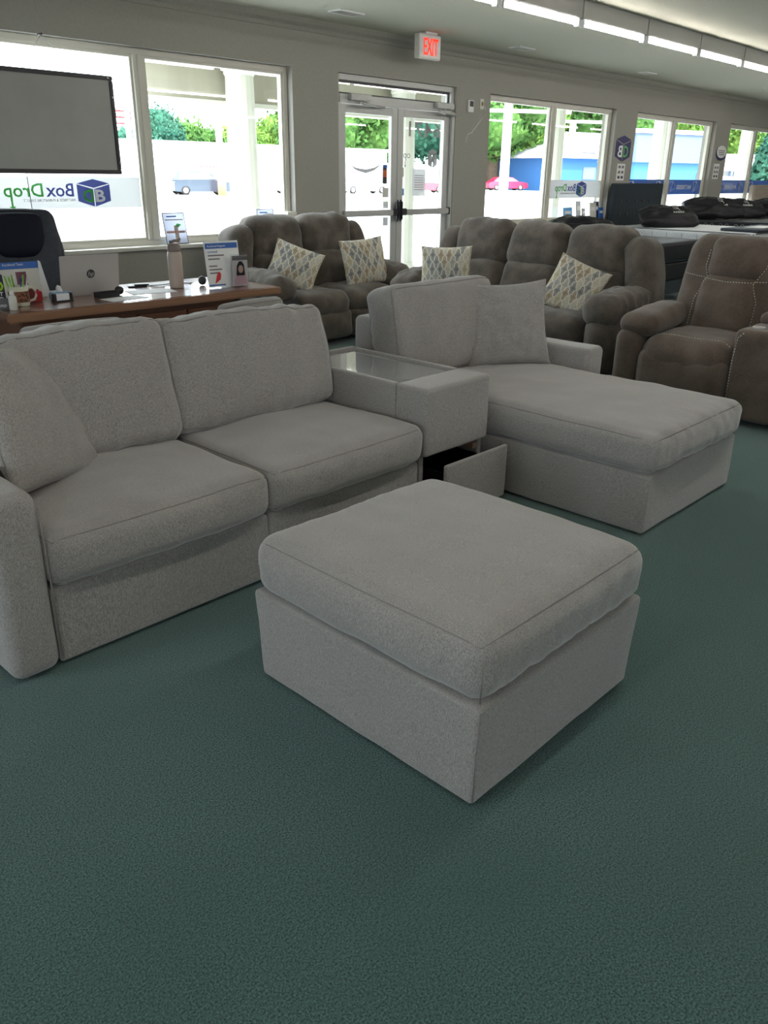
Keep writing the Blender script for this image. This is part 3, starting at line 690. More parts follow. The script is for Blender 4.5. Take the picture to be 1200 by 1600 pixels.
# brown suede console loveseat, faces -X
t = thing('suede_reclining_sofa', 'brown suede reclining sofa with white stitching and centre console at the right edge', 'sofa', (6.12, 1.92, 0), R(-90)); P = M['suede']
def seatset(x):
    h = .335
    a = soft('seat', (h, .40, .145), (x, -.10, .385), P, t, .12, (0, .04, .035), wr=.010, ws=4, n=14, seed=301)
    f = soft('footrest', (h, .09, .19), (x, -.43, .245), P, t, .07, (0, .03, .01), wr=.012, ws=6, wst=(2, 1, .4), n=12, seed=303)
    b = soft('backrest', (h+.07, .15, .42), (x, .30, .78), P, t, .13, (.01, .03, .02), (R(-16), 0, 0), wr=.012, ws=4, n=14, seed=305)
    hd = soft('headrest', (.215, .09, .16), (x+.02, .245, 1.035), P, t, .085, (.0, .03, .02), (R(-18), 0, 0), wr=.007, ws=5, n=10, seed=307)
    lb = soft('lumbar_cushion', (.225, .09, .235), (x+.01, .145, .70), P, t, .085, (.0, .035, .01), (R(-18), 0, 0), wr=.008, ws=5, n=10, seed=309)
    ob = [b, hd, lb]
    stitches(t, ob, [(x-.20, -1, 1.10), (x-.205, -1, .98), (x-.17, -1, .905), (x, -1, .89), (x+.19, -1, .895), (x+.245, -1, 1.0), (x+.25, -1, 1.12)], (0, 1, 0), M['stitch'])
    stitches(t, ob, [(x-.38, -1, .92), (x-.19, -1, .905)], (0, 1, 0), M['stitch']); stitches(t, ob, [(x+.20, -1, .90), (x+.38, -1, .91)], (0, 1, 0), M['stitch'])
    stitches(t, ob, [(x-.17, -1, .90), (x-.23, -1, .75), (x-.235, -1, .5)], (0, 1, 0), M['stitch']); stitches(t, ob, [(x+.19, -1, .89), (x+.235, -1, .75), (x+.24, -1, .5)], (0, 1, 0), M['stitch'])
    stitches(t, [a, f], [(x-.29, -.30, 1), (x-.26, -.38, 1), (x, -.41, 1), (x+.30, -.37, 1)], (0, 0, -1), M['stitch'])
seatset(-.515); seatset(.515)
soft('body', (.98, .40, .14), (0, .10, .20), P, t, .03)
soft('back_shell', (.86, .07, .48), (0, .46, .60), P, t, .06, rot=(R(-10), 0, 0))
for s in (-1, 1):
    soft('arm_body', (.10, .46, .25), (s*.955, -.04, .30), P, t, .075, (.01, .01, 0), wr=.005, n=10, seed=320+s)
    soft('arm_pad', (.15, .33, .075), (s*.915, -.13, .605), P, t, .074, (.0, .02, .02), (R(4), 0, 0), wr=.010, ws=5, n=12, seed=322+s)
    MB().box(s*.85-.03, s*.85+.03, -.42, -.36, 0, .08).box(s*.85-.03, s*.85+.03, .42, .48, 0, .08).build('foot', M['black'], t)
cb_ = soft('console', (.172, .47, .31), (0, -.02, .35), P, t, .045, (0, .01, .0), wr=.004, n=12, seed=330)
soft('console_lid', (.15, .24, .045), (0, .10, .69), P, t, .04, (0, .0, .015), wr=.004, seed=331)
MB().lathe([(.042, 0), (.042, .012), (.034, .012), (.034, .004)], (-.07, -.33, .655), 20).lathe([(.042, 0), (.042, .012), (.034, .012), (.034, .004)], (.07, -.33, .655), 20).build('cup_holder', M['silver'], t)
stitches(t, [cb_], [(-.15, -1, .08), (-.155, -1, .45), (-.14, -1, .60), (-.10, -1, .645)], (0, 1, 0), M['stitch'])
# pink board standing behind
t = thing('display_board', 'pinkish wooden board standing behind the brown suede sofa arm', 'board', (7.3, 3.12, 0), R(-90))
MB().box(-.10, .35, -.02, .02, 0, .93, bev=.01).build('panel', plain('pink_panel', (.42, .20, .17), .6), t)

# ================================================================ DESK AREA
t = thing('desk', 'long cherry wood desk with glossy top and worn pale front edge behind the grey sofa', 'desk', (2.05, 5.2, 0), R(-1.2))
m = MB().box(.02, 2.13, .02, .90, .715, .762, bev=.006); m.build('desktop', M['cherrytop'], t)
MB().box(0, 2.15, -.01, .02, .705, .760, bev=.01).box(2.13, 2.15, .02, .91, .705, .760, bev=.008).build('edge_moulding', M['edgewood'], t)
MB().box(.12, 1.74, .10, .82, .06, .70).build('carcass', M['cherry'], t)
MB().box(.10, 1.76, .08, .84, 0, .07, bev=.008).box(.10, 1.76, .07, .85, .66, .712, bev=.008).build('moulding', M['cherry'], t)
for k in range(4):
    a = .14+.40*k; b = a+.38
    f = MB().box(a, b, .075, .10, .60, .655, bev=.004).box(a, b, .075, .10, .09, .14, bev=.004).box(a, a+.05, .075, .10, .14, .60, bev=.004).box(b-.05, b, .075, .10, .14, .60, bev=.004).build('panel_frame', M['cherry'], t)
    MB().box(a+.06, b-.06, .088, .102, .15, .59, bev=.006).build('panel', M['cherry'], f)
DZ = .763
t = thing('office_chair', 'dark executive office chair with padded headrest behind the desk', 'chair', (2.80, 6.62, 0), R(-14))
def sh(s, u):
    s.x *= 1-.14*max(0, u.z)**2; return s
soft('backrest', (.36, .07, .40), (0, .17, .90), M['navy'], t, .065, (0, .03, .015), (R(-10), 0, 0), wr=.006, n=14, fn=sh, seams=('y-',), seam_r=.004, seam_mat=M['black'])
def bib(s, u):
    s.x *= 1-.38*max(0, -u.z)**2; return s
soft('headrest', (.21, .05, .16), (0, .115, 1.115), M['navy2'], t, .05, (0, .02, .01), (R(-10), 0, 0), n=12, fn=bib)
soft('seat', (.30, .30, .07), (0, -.15, .48), M['navy'], t, .06, (0, .02, .03), n=12)
for s in (-1, 1):
    MB().tube([(s*.33, .1, .50), (s*.35, .08, .68), (s*.35, -.28, .69), (s*.32, -.32, .52)], .018, n=8).build('armrest', M['black'], t)
MB().lathe([(.03, .06), (.03, .42)], (0, -.1, 0), 12).build('gas_post', M['black'], t)
for k in range(5):
    a = R(72*k+18); e = (.30*math.cos(a), -.1+.30*math.sin(a))
    l = MB().tube([(0, -.1, .10), (e[0], e[1], .065)], [.03, .018], n=8).build('base_leg', M['black'], t)
    MB().lathe([(.028, -.012), (.028, .012)], (e[0], e[1], .028), 12, 'Y').build('caster', M['black'], l)

def gchair(x, y, rz, label, w=.56):
    t = thing('guest_chair', label, 'chair', (x, y, 0), rz, 'guest chairs at the desk'); g = M['grey']
    soft('backrest', (w/2, .045, .26), (0, -.20, .60), g, t, .04, (0, .015, .008), (R(6), 0, 0), n=10, seams=('y-',), seam_r=.003)
    soft('seat', (w/2-.01, .24, .05), (0, .06, .43), g, t, .04, (0, .0, .02), n=10)
    for a in (-1, 1):
        for b in (-.2, .26): MB().tube([(a*(w/2-.04), b, .40), (a*(w/2-.03), b*1.05, .0)], [.018, .013], n=8).build('leg', M['cherry'], t)
        MB().tube([(a*(w/2+.005), -.20, .62), (a*(w/2+.005), .12, .60), (a*(w/2-.0), .22, .42)], .016, n=8).build('armrest', M['cherry'], t)
gchair(1.98, 4.37, R(-3), 'grey guest chair with piped back tucked behind the left of the grey sofa')
gchair(3.12, 4.38, R(6), 'grey guest chair showing only its top edge behind the right sofa cushion', .52)

# laptop
t = thing('laptop', 'open silver laptop seen from behind on the desk', 'laptop', (2.86, 5.70, DZ), R(-1))
MB().box(-.215, .215, -.02, .26, 0, .016, bev=.004).build('keyboard_base', M['silver'], t)
lid = MB().box(-.222, .222, -.008, 0, 0, .275, rot=Matrix.Rotation(R(10), 3, 'X'), c=(0, 0, 0), bev=.003).build('lid', M['silver'], t)
for v in lid.data.vertices: v.co += Vector((0, -.02, .012))
rx = Matrix.Rotation(R(10), 3, 'X')
lp = lambda x, z, d=.0095: rx @ Vector((x, -d, z))+Vector((0, -.02, .012))
ring = [lp(.002+.031*math.cos(a*.3142), .142+.031*math.sin(a*.3142)) for a in range(20)]
m = MB(); m.add(ring, [tuple(range(20))]); m.build('logo_disc', plain('logo_dark', (.035, .035, .035), .4), lid)
text('lettering', 'hp', .048, M['silver'], lid, lp(-.021, .128, .0105), (1, 0, 0), tuple(rx @ Vector((0, 0, 1))), width=.044, thick=.0004, shear=.25)
# bottle
t = thing('water_bottle', 'tall taupe insulated bottle with spout lid standing on the desk', 'bottle', (3.545, 5.62, DZ))
MB().lathe([(.052, 0), (.055, .006), (.055, .24), (.050, .262), (.046, .27)], n=28).build('bottle_body', M['taupe'], t)
MB().lathe([(.047, .27), (.05, .275), (.05, .31), (.04, .325), (.02, .33)], n=24).build('lid', M['taupedark'], t)
MB().tube([(-.03, 0, .325), (.0, 0, .345), (.045, 0, .345), (.06, 0, .36)], .011, n=8).build('spout', M['taupedark'], t)
# acrylic sign with leaflet box
t = thing('counter_sign', 'white framed counter sign with blue heading at the right end of the desk', 'sign', (3.85, 5.40, DZ), R(-6))
Rl = Matrix.Rotation(R(-8), 3, 'X')
def tilted(m, name, mat, par):
    ob = m.build(name, mat, par)
    for v in ob.data.vertices: v.co = Rl @ v.co
    return ob
tilted(MB().box(-.15, .15, 0, .006, .005, .345, bev=.002), 'acrylic_frame', M['white'], t)
tilted(MB().box(-.14, .14, -.0015, 0, .29, .33), 'heading_bar', M['blue'], t)
tilted(MB().box(-.14, .0, -.0015, 0, .015, .025), 'heading_bar', M['blue'], t)
MB().box(-.15, .15, -.03, .08, 0, .006, bev=.002).build('sign_foot', M['acrylic'], t)
zt = tuple(Rl @ Vector((0, 0, 1)))
def ttx(par, s, size, mt, x, z, w, y=-.002):
    p = Rl @ Vector((x, y, z)); text('lettering', s, size, mt, par, p, zdir=zt, width=w, thick=.0003)
ttx(t, 'Accidental Support', .022, M['white'], -.125, .302, .16); ttx(t, 'united', .024, M['blue'], -.125, .26, .08)
for k, wd in enumerate((.14, .10, .0, .07, .11, .09)):
    if wd: tilted(MB().box(-.125, -.125+wd, -.0012, 0, .235-.026*k, .245-.026*k), 'print_line', M['fgrey'], t)
tilted(MB().prism([(-.09, .03), (-.04, .06), (-.03, .10), (-.05, .12), (-.07, .09)], -.0015, 0), 'picture', M['red'], t)
t = thing('leaflet_holder', 'clear leaflet holder picturing a dark haired woman in front of the counter sign', 'leaflet holder', (3.955, 5.345, DZ), R(-6))
MB().box(-.075, .075, -.004, 0, 0, .22, bev=.001).box(-.075, .075, .02, .024, 0, .245).box(-.075, .075, 0, .02, 0, .004).build('clear_box', M['acrylic'], t)
MB().box(-.068, .068, .004, .014, .006, .235).build('leaflet', plain('leaflet_beige', (.62, .54, .50), .6), t)
fy = .003
MB().box(-.068, .068, fy-.001, fy, .20, .235).build('leaflet_band', M['fgrey'], t)
MB().prism([(-.03, .03), (-.035, .10), (-.028, .16), (-.01, .19), (.015, .192), (.035, .165), (.04, .11), (.045, .05), (.02, .08), (-.01, .07)], fy-.0006, fy+.0005).build('picture_hair', M['black'], t)
MB().prism([(-.055, .01), (-.055, .06), (-.03, .085), (.04, .085), (.06, .055), (.06, .01)], fy-.0012, fy-.0006).build('picture_blouse', plain('blouse_pink', (.60, .38, .40), .6), t)
MB().prism([(.004+.022*math.cos(a*.5236), .133+.03*math.sin(a*.5236)) for a in range(12)], fy-.002, fy-.0012).build('picture_face', plain('skin_print', (.60, .36, .28), .6), t)

# left end clutter
t = thing('mug', 'large printed mug full of pens on the left of the desk', 'mug', (2.275, 5.52, DZ))
mg = plain('mug_cream', (.60, .58, .46), .35)
MB().lathe([(.058, 0), (.062, .004), (.064, .125), (.058, .125), (.056, .01), (.0, .01)], n=28).build('mug_body', mg, t)
wrap = MB()
for z0, z1 in ((.025, .095),):
    V = []; 
    for k in range(15):
        a = R(150+k*14.5); V += [(.0645*math.cos(a), .0645*math.sin(a), z0), (.0645*math.cos(a), .0645*math.sin(a), z1)]
    wrap.add(V, [(2*k, 2*k+2, 2*k+3, 2*k+1) for k in range(14)], True)
wrap.build('printed_wrap', noisy('mug_print', (.05, .03, .02), (.30, .12, .07), 60, .5), t)
MB().tube([(.058, -.01, .105), (.085, -.02, .112), (.105, -.02, .09), (.108, -.02, .06), (.095, -.02, .035), (.06, -.01, .022)], .0085, n=8).build('handle', mg, t)
for i, (c, n_) in enumerate((('pen_green', (.22, .52, .05)), ('pen_blue', (.02, .05, .25)), ('pen_white', (.6, .62, .66)))): M[c] = plain(c, n_, .4)
PL = ('lime green pen leaning left in the mug', 'lime green pen at the back of the mug', 'dark blue pen in the middle of the mug', 'white pen in the mug beside the blue one', 'lime green pen leaning right in the mug', 'second dark blue pen at the rear right of the mug')
for i in range(6):
    a = i*1.05+2.6; mm = M[('pen_green', 'pen_green', 'pen_blue', 'pen_white')[i % 4]]
    p = thing('pen', PL[i], 'pen', (2.275+.03*math.cos(a), 5.52+.03*math.sin(a), DZ+.012), 0, 'pens in the mug')
    dx, dy = .25*math.cos(a), .25*math.sin(a)
    MB().tube([(0, 0, 0), (dx*.14, dy*.14, .15)], .005, n=8).build('barrel', mm, p)
    MB().tube([(dx*.14, dy*.14, .15), (dx*.165, dy*.165, .178)], [.006, .004], n=8).build('cap', mm, p)
t = thing('hand_sanitizer', 'small clear bottle with white cap in front of the mug', 'bottle', (2.165, 5.36, DZ))
MB().lathe([(.024, 0), (.026, .004), (.026, .075), (.02, .09), (.012, .094)], n=20).build('bottle_body', plain('clear_gel', (.58, .56, .50), .2), t)
MB().lathe([(.014, .092), (.014, .118), (.011, .12)], n=16).build('cap', M['white'], t)
t = thing('credit_sign', 'dark framed sign with green NO lettering at the left end of the desk', 'sign', (2.12, 5.57, DZ), R(-8))
MB().box(-.10, .09, 0, .012, .02, .20, rot=Matrix.Rotation(R(-8), 3, 'X'), c=(0, 0, 0), bev=.003).build('frame', plain('navy_card', (.012, .014, .04), .5), t)
MB().box(-.09, .08, -.01, .05, 0, .02).build('sign_foot', M['acrylic'], t)
text('lettering', 'NO', .085, plain('neon_green', (.33, .60, .02), .5), t, (-.045, -.014, .10), width=.12, bold=.003)
text('lettering', 'CREDIT', .034, M['white'], t, (-.05, -.008, .068), width=.12, bold=.001); text('lettering', 'NEEDED', .030, M['white'], t, (-.05, -.005, .038), width=.12, bold=.001)
t = thing('business_card_stand', 'small dark card stand with grey lettered cards below the green NO sign', 'card stand', (2.11, 5.42, DZ), R(-8))
MB().box(-.055, .055, 0, .01, .0, .07, rot=Matrix.Rotation(R(-12), 3, 'X'), c=(0, 0, 0)).build('card', plain('card_grey', (.12, .12, .13), .5), t)
text('lettering', 'snap', .03, M['white'], t, (-.035, -.003, .018), width=.07)
MB().box(-.06, .06, -.012, .03, 0, .006).build('stand_base', M['acrylic'], t)
t = thing('brochure_stand', 'large white brochure with solid blue heading standing behind the mug', 'brochure', (2.42, 5.80, DZ), R(-4))
q = MB().box(-.19, .14, 0, .008, .0, .245, rot=Matrix.Rotation(R(-8), 3, 'X'), c=(0, 0, 0)).build('card', plain('brochure_cream', (.62, .60, .54), .6), t)
MB().box(-.16, .14, -.002, 0, .20, .245, rot=Matrix.Rotation(R(-8), 3, 'X'), c=(0, 0, 0)).build('heading_bar', M['blue'], t)
Rl = Matrix.Rotation(R(-8), 3, 'X')
text('lettering', 'Accidental Team', .024, M['white'], t, Rl @ Vector((-.10, -.004, .222)), zdir=tuple(Rl @ Vector((0, 0, 1))), width=.14, thick=.0003)
MB().box(-.02, .05, -.003, 0, .09, .18, rot=Rl, c=(0, 0, 0)).build('picture', plain('plum_print', (.16, .05, .07), .6), t)
MB().prism([(.13, 0), (.20, 0), (.155, .24), (.14, .25)], .012, .016).build('folder_edge', M['white'], t)
for i, (x, c, lb) in enumerate(((2.385, (.16, .02, .03), 'dark red ribbed gift bag beside the mug handle'), (2.44, (.42, .02, .03), 'bright red small gift bag right of the mug'))):
    tag(MB().box(x-.03, x+.03, 5.60, 5.64, DZ, DZ+.09-.02*i, bev=.006).box(x-.012, x+.012, 5.61, 5.63, DZ+.085-.02*i, DZ+.10-.02*i).build('gift_bag', plain('bag_red%d' % i, c, .4)), lb, 'bag')
t = thing('business_card_holder', 'black card holder with white cards near the laptop', 'card holder', (2.565, 5.51, DZ), R(-2))
MB().box(-.065, .065, -.03, .03, 0, .008, bev=.002).box(-.065, -.048, -.02, .02, .008, .055, bev=.002).box(.048, .065, -.02, .02, .008, .055, bev=.002).box(-.048, .048, .012, .018, .008, .045).build('holder', M['black'], t)
MB().box(-.046, .046, -.012, .010, .009, .052).build('card_stack', M['paper'], t)
t = thing('tissue_pack', 'pale blue tissue pack behind the card holder', 'tissues', (2.60, 5.60, DZ), R(4))
soft('pack', (.075, .04, .028), (0, 0, .028), plain('pale_blue', (.26, .40, .55), .5), t, .02, n=8, wr=.004, ws=20)
soft('tissue', (.02, .015, .025), (-.01, 0, .07), M['white'], t, .014, n=5, wr=.01, ws=40, k=2)
t = thing('pen_tray', 'black desk tray with small items in front of the laptop', 'tray', (2.90, 5.52, DZ), R(3))
MB().box(-.08, .08, -.04, .04, 0, .006).box(-.08, .08, -.04, -.036, .006, .035).box(-.08, .08, .036, .04, .006, .035).box(-.08, -.076, -.036, .036, .006, .035).box(.076, .08, -.036, .036, .006, .035).build('tray', M['black'], t)
MB().box(-.06, .02, -.02, .01, .008, .028, bev=.003).build('stapler', plain('dark_maroon', (.10, .02, .03), .4), t)
soft('camera_ball', (.032, .03, .03), (.115, .02, .032), M['black'], t, .029, n=6)
for x0, y0, w, h, a, lb in ((2.95, 5.36, .30, .16, 6, 'white sheet of paper lying in front of the laptop'), (3.28, 5.56, .34, .22, -14, 'white papers lying left of the bottle'), (3.62, 5.88, .36, .24, 8, 'white papers lying near the back of the desk behind the bottle')):
    tag(MB().box(x0-w/2, x0+w/2, y0-h/2, y0+h/2, DZ, DZ+.002, rot=Matrix.Rotation(R(a), 3, 'Z')).build('paper_sheet', M['paper']), lb, 'paper')
t = thing('phone', 'dark phone with a cable lying behind the bottle on the desk', 'phone', (3.34, 5.86, DZ), R(-20))
MB().box(-.07, .07, -.035, .035, 0, .010, bev=.003).box(-.02, .09, -.02, .02, .010, .02, bev=.003).build('handset', M['black'], t)
MB().tube([(.07, 0, .004), (.2, .02, .004), (.34, .1, .004), (.45, .06, .004)], .003).build('cable', M['black'], t)
tag(soft('webcam', (.03, .03, .035), (3.78, 5.62, DZ+.036), M['black'], None, .028, n=6), 'small black round device behind the counter sign', 'device')

# hanging screen in the window
t = thing('hanging_screen', 'grey projector screen in a thick dark frame hanging in the left window', 'screen', (0, 7.15, 0))
x0, x1, z0, z1 = 1.75, 4.035, 1.565, 2.345; f = .035
MB().box(x0+f, x1-f, -.006, .006, z0+f, z1-f).build('screen_cloth', M['screen'], t)
MB().box(x0, x1, -.018, .018, z1-f, z1, bev=.005).box(x0, x1, -.018, .018, z0, z0+f, bev=.005).box(x0, x0+f, -.018, .018, z0+f, z1-f, bev=.005).box(x1-f, x1, -.018, .018, z0+f, z1-f, bev=.005).build('screen_frame', M['darkframe'], t)
MB().tube([(3.455, 0, 2.60), (3.26, 0, 2.345)], .003, n=4).tube([(3.455, 0, 2.60), (3.70, 0, 2.345)], .003, n=4).build('hanging_wire', M['white'], t)
MB().tube([(3.455, .06, 2.60), (3.455, -.01, 2.60)], .008, n=6).build('hook', M['black'], t)
MB().tube([(3.17, 0, 1.565), (3.175, 0, 1.2), (3.16, 0, .96)], .003, n=4).build('pull_cord', M['black'], t)
for x, z in ((3.99, 2.33), (4.02, 2.18), (4.03, 1.66)): MB().box(x-.008, x+.008, -.024, -.018, z-.008, z+.008).build('clip', M['white'], t)

# signs and small things on the first window sill
def sillsign(x, y, w, h, lean, label, heading):
    t = thing('sill_sign', label, 'sign', (x, y, .925), R(3)); Ry = Matrix.Rotation(R(lean), 3, 'X')
    def tb(m, n, mt):
        ob = m.build(n, mt, t)
        for v in ob.data.vertices: v.co = Ry @ v.co
    tb(MB().box(-w/2, w/2, 0, .005, .005, h, bev=.0015), 'acrylic_frame', filmmat('sign_sheet', (.60, .63, .72), .10, .5))
    MB().box(-w/2, w/2, -.02, .04, 0, .005).build('sign_foot', M['acrylic'], t)
    e = .008
    tb(MB().box(-w/2, w/2, -.002, 0, h-e, h).box(-w/2, w/2, -.002, 0, .005, .005+e).box(-w/2, -w/2+e, -.002, 0, e, h-e).box(w/2-e, w/2, -.002, 0, e, h-e), 'sheet_border', M['fgrey'])
    tb(MB().box(-w*.32, w*.12, -.002, 0, h*.86, h*.90), 'heading', M['blue'])
    if heading:
        tb(MB().box(-w*.40, w*.40, -.002, 0, h*.76, h*.79), 'print_line', M['fgrey'])
        tb(MB().prism([(.0, h*.58), (w*.12, h*.66), (w*.28, h*.62), (w*.16, h*.54)], -.002, 0), 'picture_leaf', M['fgreen'])
        tb(MB().box(-w*.05, w*.12, -.0018, 0, h*.03, h*.60), 'picture_column', M['taupe'])
        tb(MB().box(-w*.42, w*.42, -.0019, 0, h*.36, h*.43), 'picture_band', plain('sign_rose', (.45, .28, .25), .6))
        tb(MB().box(-w*.40, -w*.2, -.002, 0, h*.06, h*.14), 'picture_badge', M['blue'])
sillsign(4.66, 7.30, .26, .30, -10, 'blue-white framed sign leaning on the sill behind the bottle', True)
sillsign(5.80, 7.32, .24, .31, -4, 'small white sign on the sill behind the loveseat', False)
tag(MB().box(6.06, 6.19, 7.27, 7.37, .925, 1.20, bev=.004).build('sill_box', M['trim']), 'plain cream box at the right end of the first window sill', 'box')
# brochures on the second sill
for x, w, h, mt, lb in ((11.85, .26, .22, 'skyblue', 'blue printed card standing on the second window sill'), (12.17, .13, .31, 'fgrey', 'tall narrow grey leaflet holder on the second window sill'), (12.32, .10, .20, 'fgrey', 'short grey leaflet holder beside the tall narrow one'), (12.62, .20, .28, 'trim', 'cream brochure holder near the right end of the second sill'), (12.80, .16, .29, 'dblue', 'dark blue brochure holder at the back right of the second sill'), (12.88, .14, .20, 'blue', 'blue brochure rack at the far right of the second sill')):
    yb = 7.345 if mt == 'dblue' else 7.30
    t = thing('brochure_holder', lb, 'brochure', (x, yb, .925)); Ry = Matrix.Rotation(R(-8), 3, 'X')
    MB().box(-w/2, w/2, 0, .012, 0, h, rot=Ry, c=(0, 0, 0)).build('card', M[mt], t)
    MB().box(-w*.35, w*.35, -.002, 0, h*.55, h*.75, rot=Ry, c=(0, 0, 0)).build('picture', M['white'], t)
    MB().box(-w/2, w/2, -.03, .02, 0, .006).build('base', M['acrylic'], t)

# ================================================================ BEDS
def bed(x0, x1, y0, top, mt, label, parts=(), y1=7.05, low=M['bedblack']):
    t = thing('bed', label, 'bed', ((x0+x1)/2, (y0+y1)/2, 0)); hx, hy = (x1-x0)/2, (y1-y0)/2
    soft('mattress', (hx, hy, .13), (0, 0, top-.13), mt, t, .05, (0, 0, .01), n=14, wr=.004, seams=('z+', 'z-'), seam_r=.008, seam_mat=M['navy'])
    soft('box_spring', (hx-.01, hy-.01, .12), (0, 0, top-.38), low, t, .03, n=10)
    MB().box(-hx+.03, hx-.03, -hy+.03, hy-.03, .12, top-.50).build('bed_rail', M['navy'], t)
    for a in (-1, 1):
        for b in (-1, 1): MB().box(a*(hx-.08)-.03, a*(hx-.08)+.03, b*(hy-.08)-.03, b*(hy-.08)+.03, 0, .12).build('leg', M['black'], t)
    return t, hx, hy
bA, hx, hy = bed(12.9, 14.65, 4.75, .845, M['quilt'], 'bed with white quilted mattress by the dark tufted headboard')
g = MB()
for k in range(9):
    y = -hy+.12+k*.25; g.tube([(-hx-.003, y, .64), (-hx-.003, y, .80)], .004, n=4)
for k in range(8):
    y = -hy+.12+k*.25
    for j in range(5): g.tube([(-hx-.003, y+.05*j, .65), (-hx-.003, y+.05*j+.05, .72)], .002, n=4).tube([(-hx-.003, y+.05*j+.05, .72), (-hx-.003, y+.05*j, .79)], .002, n=4)
tag(g.build('quilting', plain('quilt_thread', (.30, .32, .35), .8), bA), kind='stuff')
soft('foot_pad', (.80, .30, .02), (.05, -hy+.28, .875), M['navy'], bA, .018, n=10)
MB().box(-.3, .35, -hy+.1, -hy+.4, .896, .900).build('label_card', M['white'], bA)
t = thing('headboard', 'dark slate tufted headboard against the pillar between the second and third windows', 'headboard', (13.75, 7.16, 0))
soft('panel', (.85, .055, .50), (0, 0, 1.0), M['hb'], t, .03, n=12)
MB().box(-.8, -.72, -.03, .03, 0, .52).box(.72, .8, -.03, .03, 0, .52).build('leg', M['black'], t)
for j, z in enumerate((1.22, 1.02, .84)):
    for k in range(6): soft('tuft_button', (.022, .010, .022), (-.65+.26*k, -.058, z), M['black'], t, .0095, n=3, k=2)
bB, hx2, hy2 = bed(15.45, 17.25, 4.9, .88, M['bedblack'], 'bed with black mattress and pale looping stitches behind the white bed', low=M['bedblack'])
g = MB()
for k in range(7):
    for j in range(2):
        cx, cyy = -hx2+.05 if j == 0 else -hx2+.5, -hy2+.25+.28*k
        if j == 0: P_ = [(-hx2-.004, cyy+.09*math.cos(a*.52), .79+.05*math.sin(a*1.04)) for a in range(13)]
        else: P_ = [(cx+.12*math.cos(a*.52), cyy+.09*math.sin(a*1.04), .893) for a in range(13)]
        g.tube(P_, .006, n=4)
tag(g.build('loop_stitching', M['fgrey'], bB), kind='stuff')
bC, _, _ = bed(18.6, 20.4, 4.9, .88, M['bedblack'], 'black bed at the far right in front of the pale oak headboard')
t = thing('headboard', 'pale oak headboard in front of the fourth window at the right edge', 'headboard', (19.75, 7.16, 0))
MB().box(-.95, .95, -.06, .06, .3, 1.47, bev=.02).build('panel', M['lightwood'], t); MB().box(-.9, -.8, -.04, .04, 0, .3).box(.8, .9, -.04, .04, 0, .3).build('leg', M['lightwood'], t)
bD, _, _ = bed(9.95, 11.75, 5.0, .80, M['bedblack'], 'low dark bed behind the three seat sofa below the second window')
M['logo'] = plain('pillow_logo', (.55, .55, .52), .6)
def bedpillow(x, y, z, w, rz, lean, label, logo=True, seed=0):
    rot = Matrix.Rotation(rz, 3, 'Z') @ Matrix.Rotation(-lean, 3, 'X')
    o = pillow('bed_pillow', w, .56, .30, M['bedblack'], (x, y, z), rot, label, 'pillow', 'black bed pillows', seed, pipe=False, wr=.016, pinch=-.02, lens=.38, n=30)
    if logo:
        yf = -.155
        m = MB().tube([(.10+.045*math.cos(a*.63), yf-.004, .06+.05*math.sin(a*.63)) for a in range(10)], .006, True, 4).tube([(.06, yf-.004, .13), (.14, yf-.004, .0), (.15, yf, -.03)], .006, n=4)
        m.build('logo_mark', M['logo'], o)
        m = MB()
        for k in range(5): m.box(.02+.04*k, .045+.04*k, yf, yf+.012, -.09, -.05)
        m.build('logo_letters', M['logo'], o)
bedpillow(13.33, 6.35, .985, 1.0, R(-38), R(62), 'black pillow lying on the white bed in front of the dark headboard', seed=51)
bedpillow(15.55+.45, 6.75, 1.06, 1.15, R(-40), R(55), 'black pillow with white mark, left one on the black bed', seed=52)
bedpillow(16.95, 6.65, 1.03, 1.05, R(-40), R(58), 'black pillow with white mark, right one on the black bed', seed=53)
bedpillow(19.0, 6.62, 1.03, 1.1, R(-40), R(58), 'black pillow on the far right bed below the pale headboard', logo=False, seed=54)
bedpillow(10.85, 6.45, .90, 1.0, R(-35), R(72), 'dark pillow low behind the three seat sofa under the second window', logo=False, seed=55)

# ================================================================ OUTSIDE
tag(MB().box(-60, 330, 7.56, 260, -.35, -.12).build('ground', M['concrete']), kind='structure')
tag(MB().box(-60, 330, -80, 7.0-14.3, -.36, -.13).box(-60, -3.25, -7.3, 7.56, -.36, -.13).build('ground', M['concrete']), kind='structure')
tag(MB().box(2, 30, 7.56, 11.0, -.12, -.02).build('porch_slab', M['concrete']), kind='structure')
tag(MB().box(6.15, 14.0, 7.56, 10.7, 3.0, 3.2).build('porch_ceiling', M['colwhite']), kind='structure')
tag(MB().box(14.0, 30.0, 7.56, 10.7, 3.28, 3.4).build('porch_ceiling', M['colwhite']), kind='structure')
t = thing('porch_beam', 'stained beige porch beam across the entrance, seen through the first window and doors', 'beam', (6.15, 10.5, 2.46))
MB().box(0, 7.6, 0, .16, .06, .56).build('fascia', M['render'], t); MB().box(0, 7.6, -.03, .19, 0, .06).build('drip_moulding', M['colwhite'], t)
col = None
cols = [(7.72, 'beyond the first window'), (11.1, 'seen behind the right glass door'), (15.75, 'in the second window'), (20.5, 'in the third window'), (25.9, 'in the fourth window')]
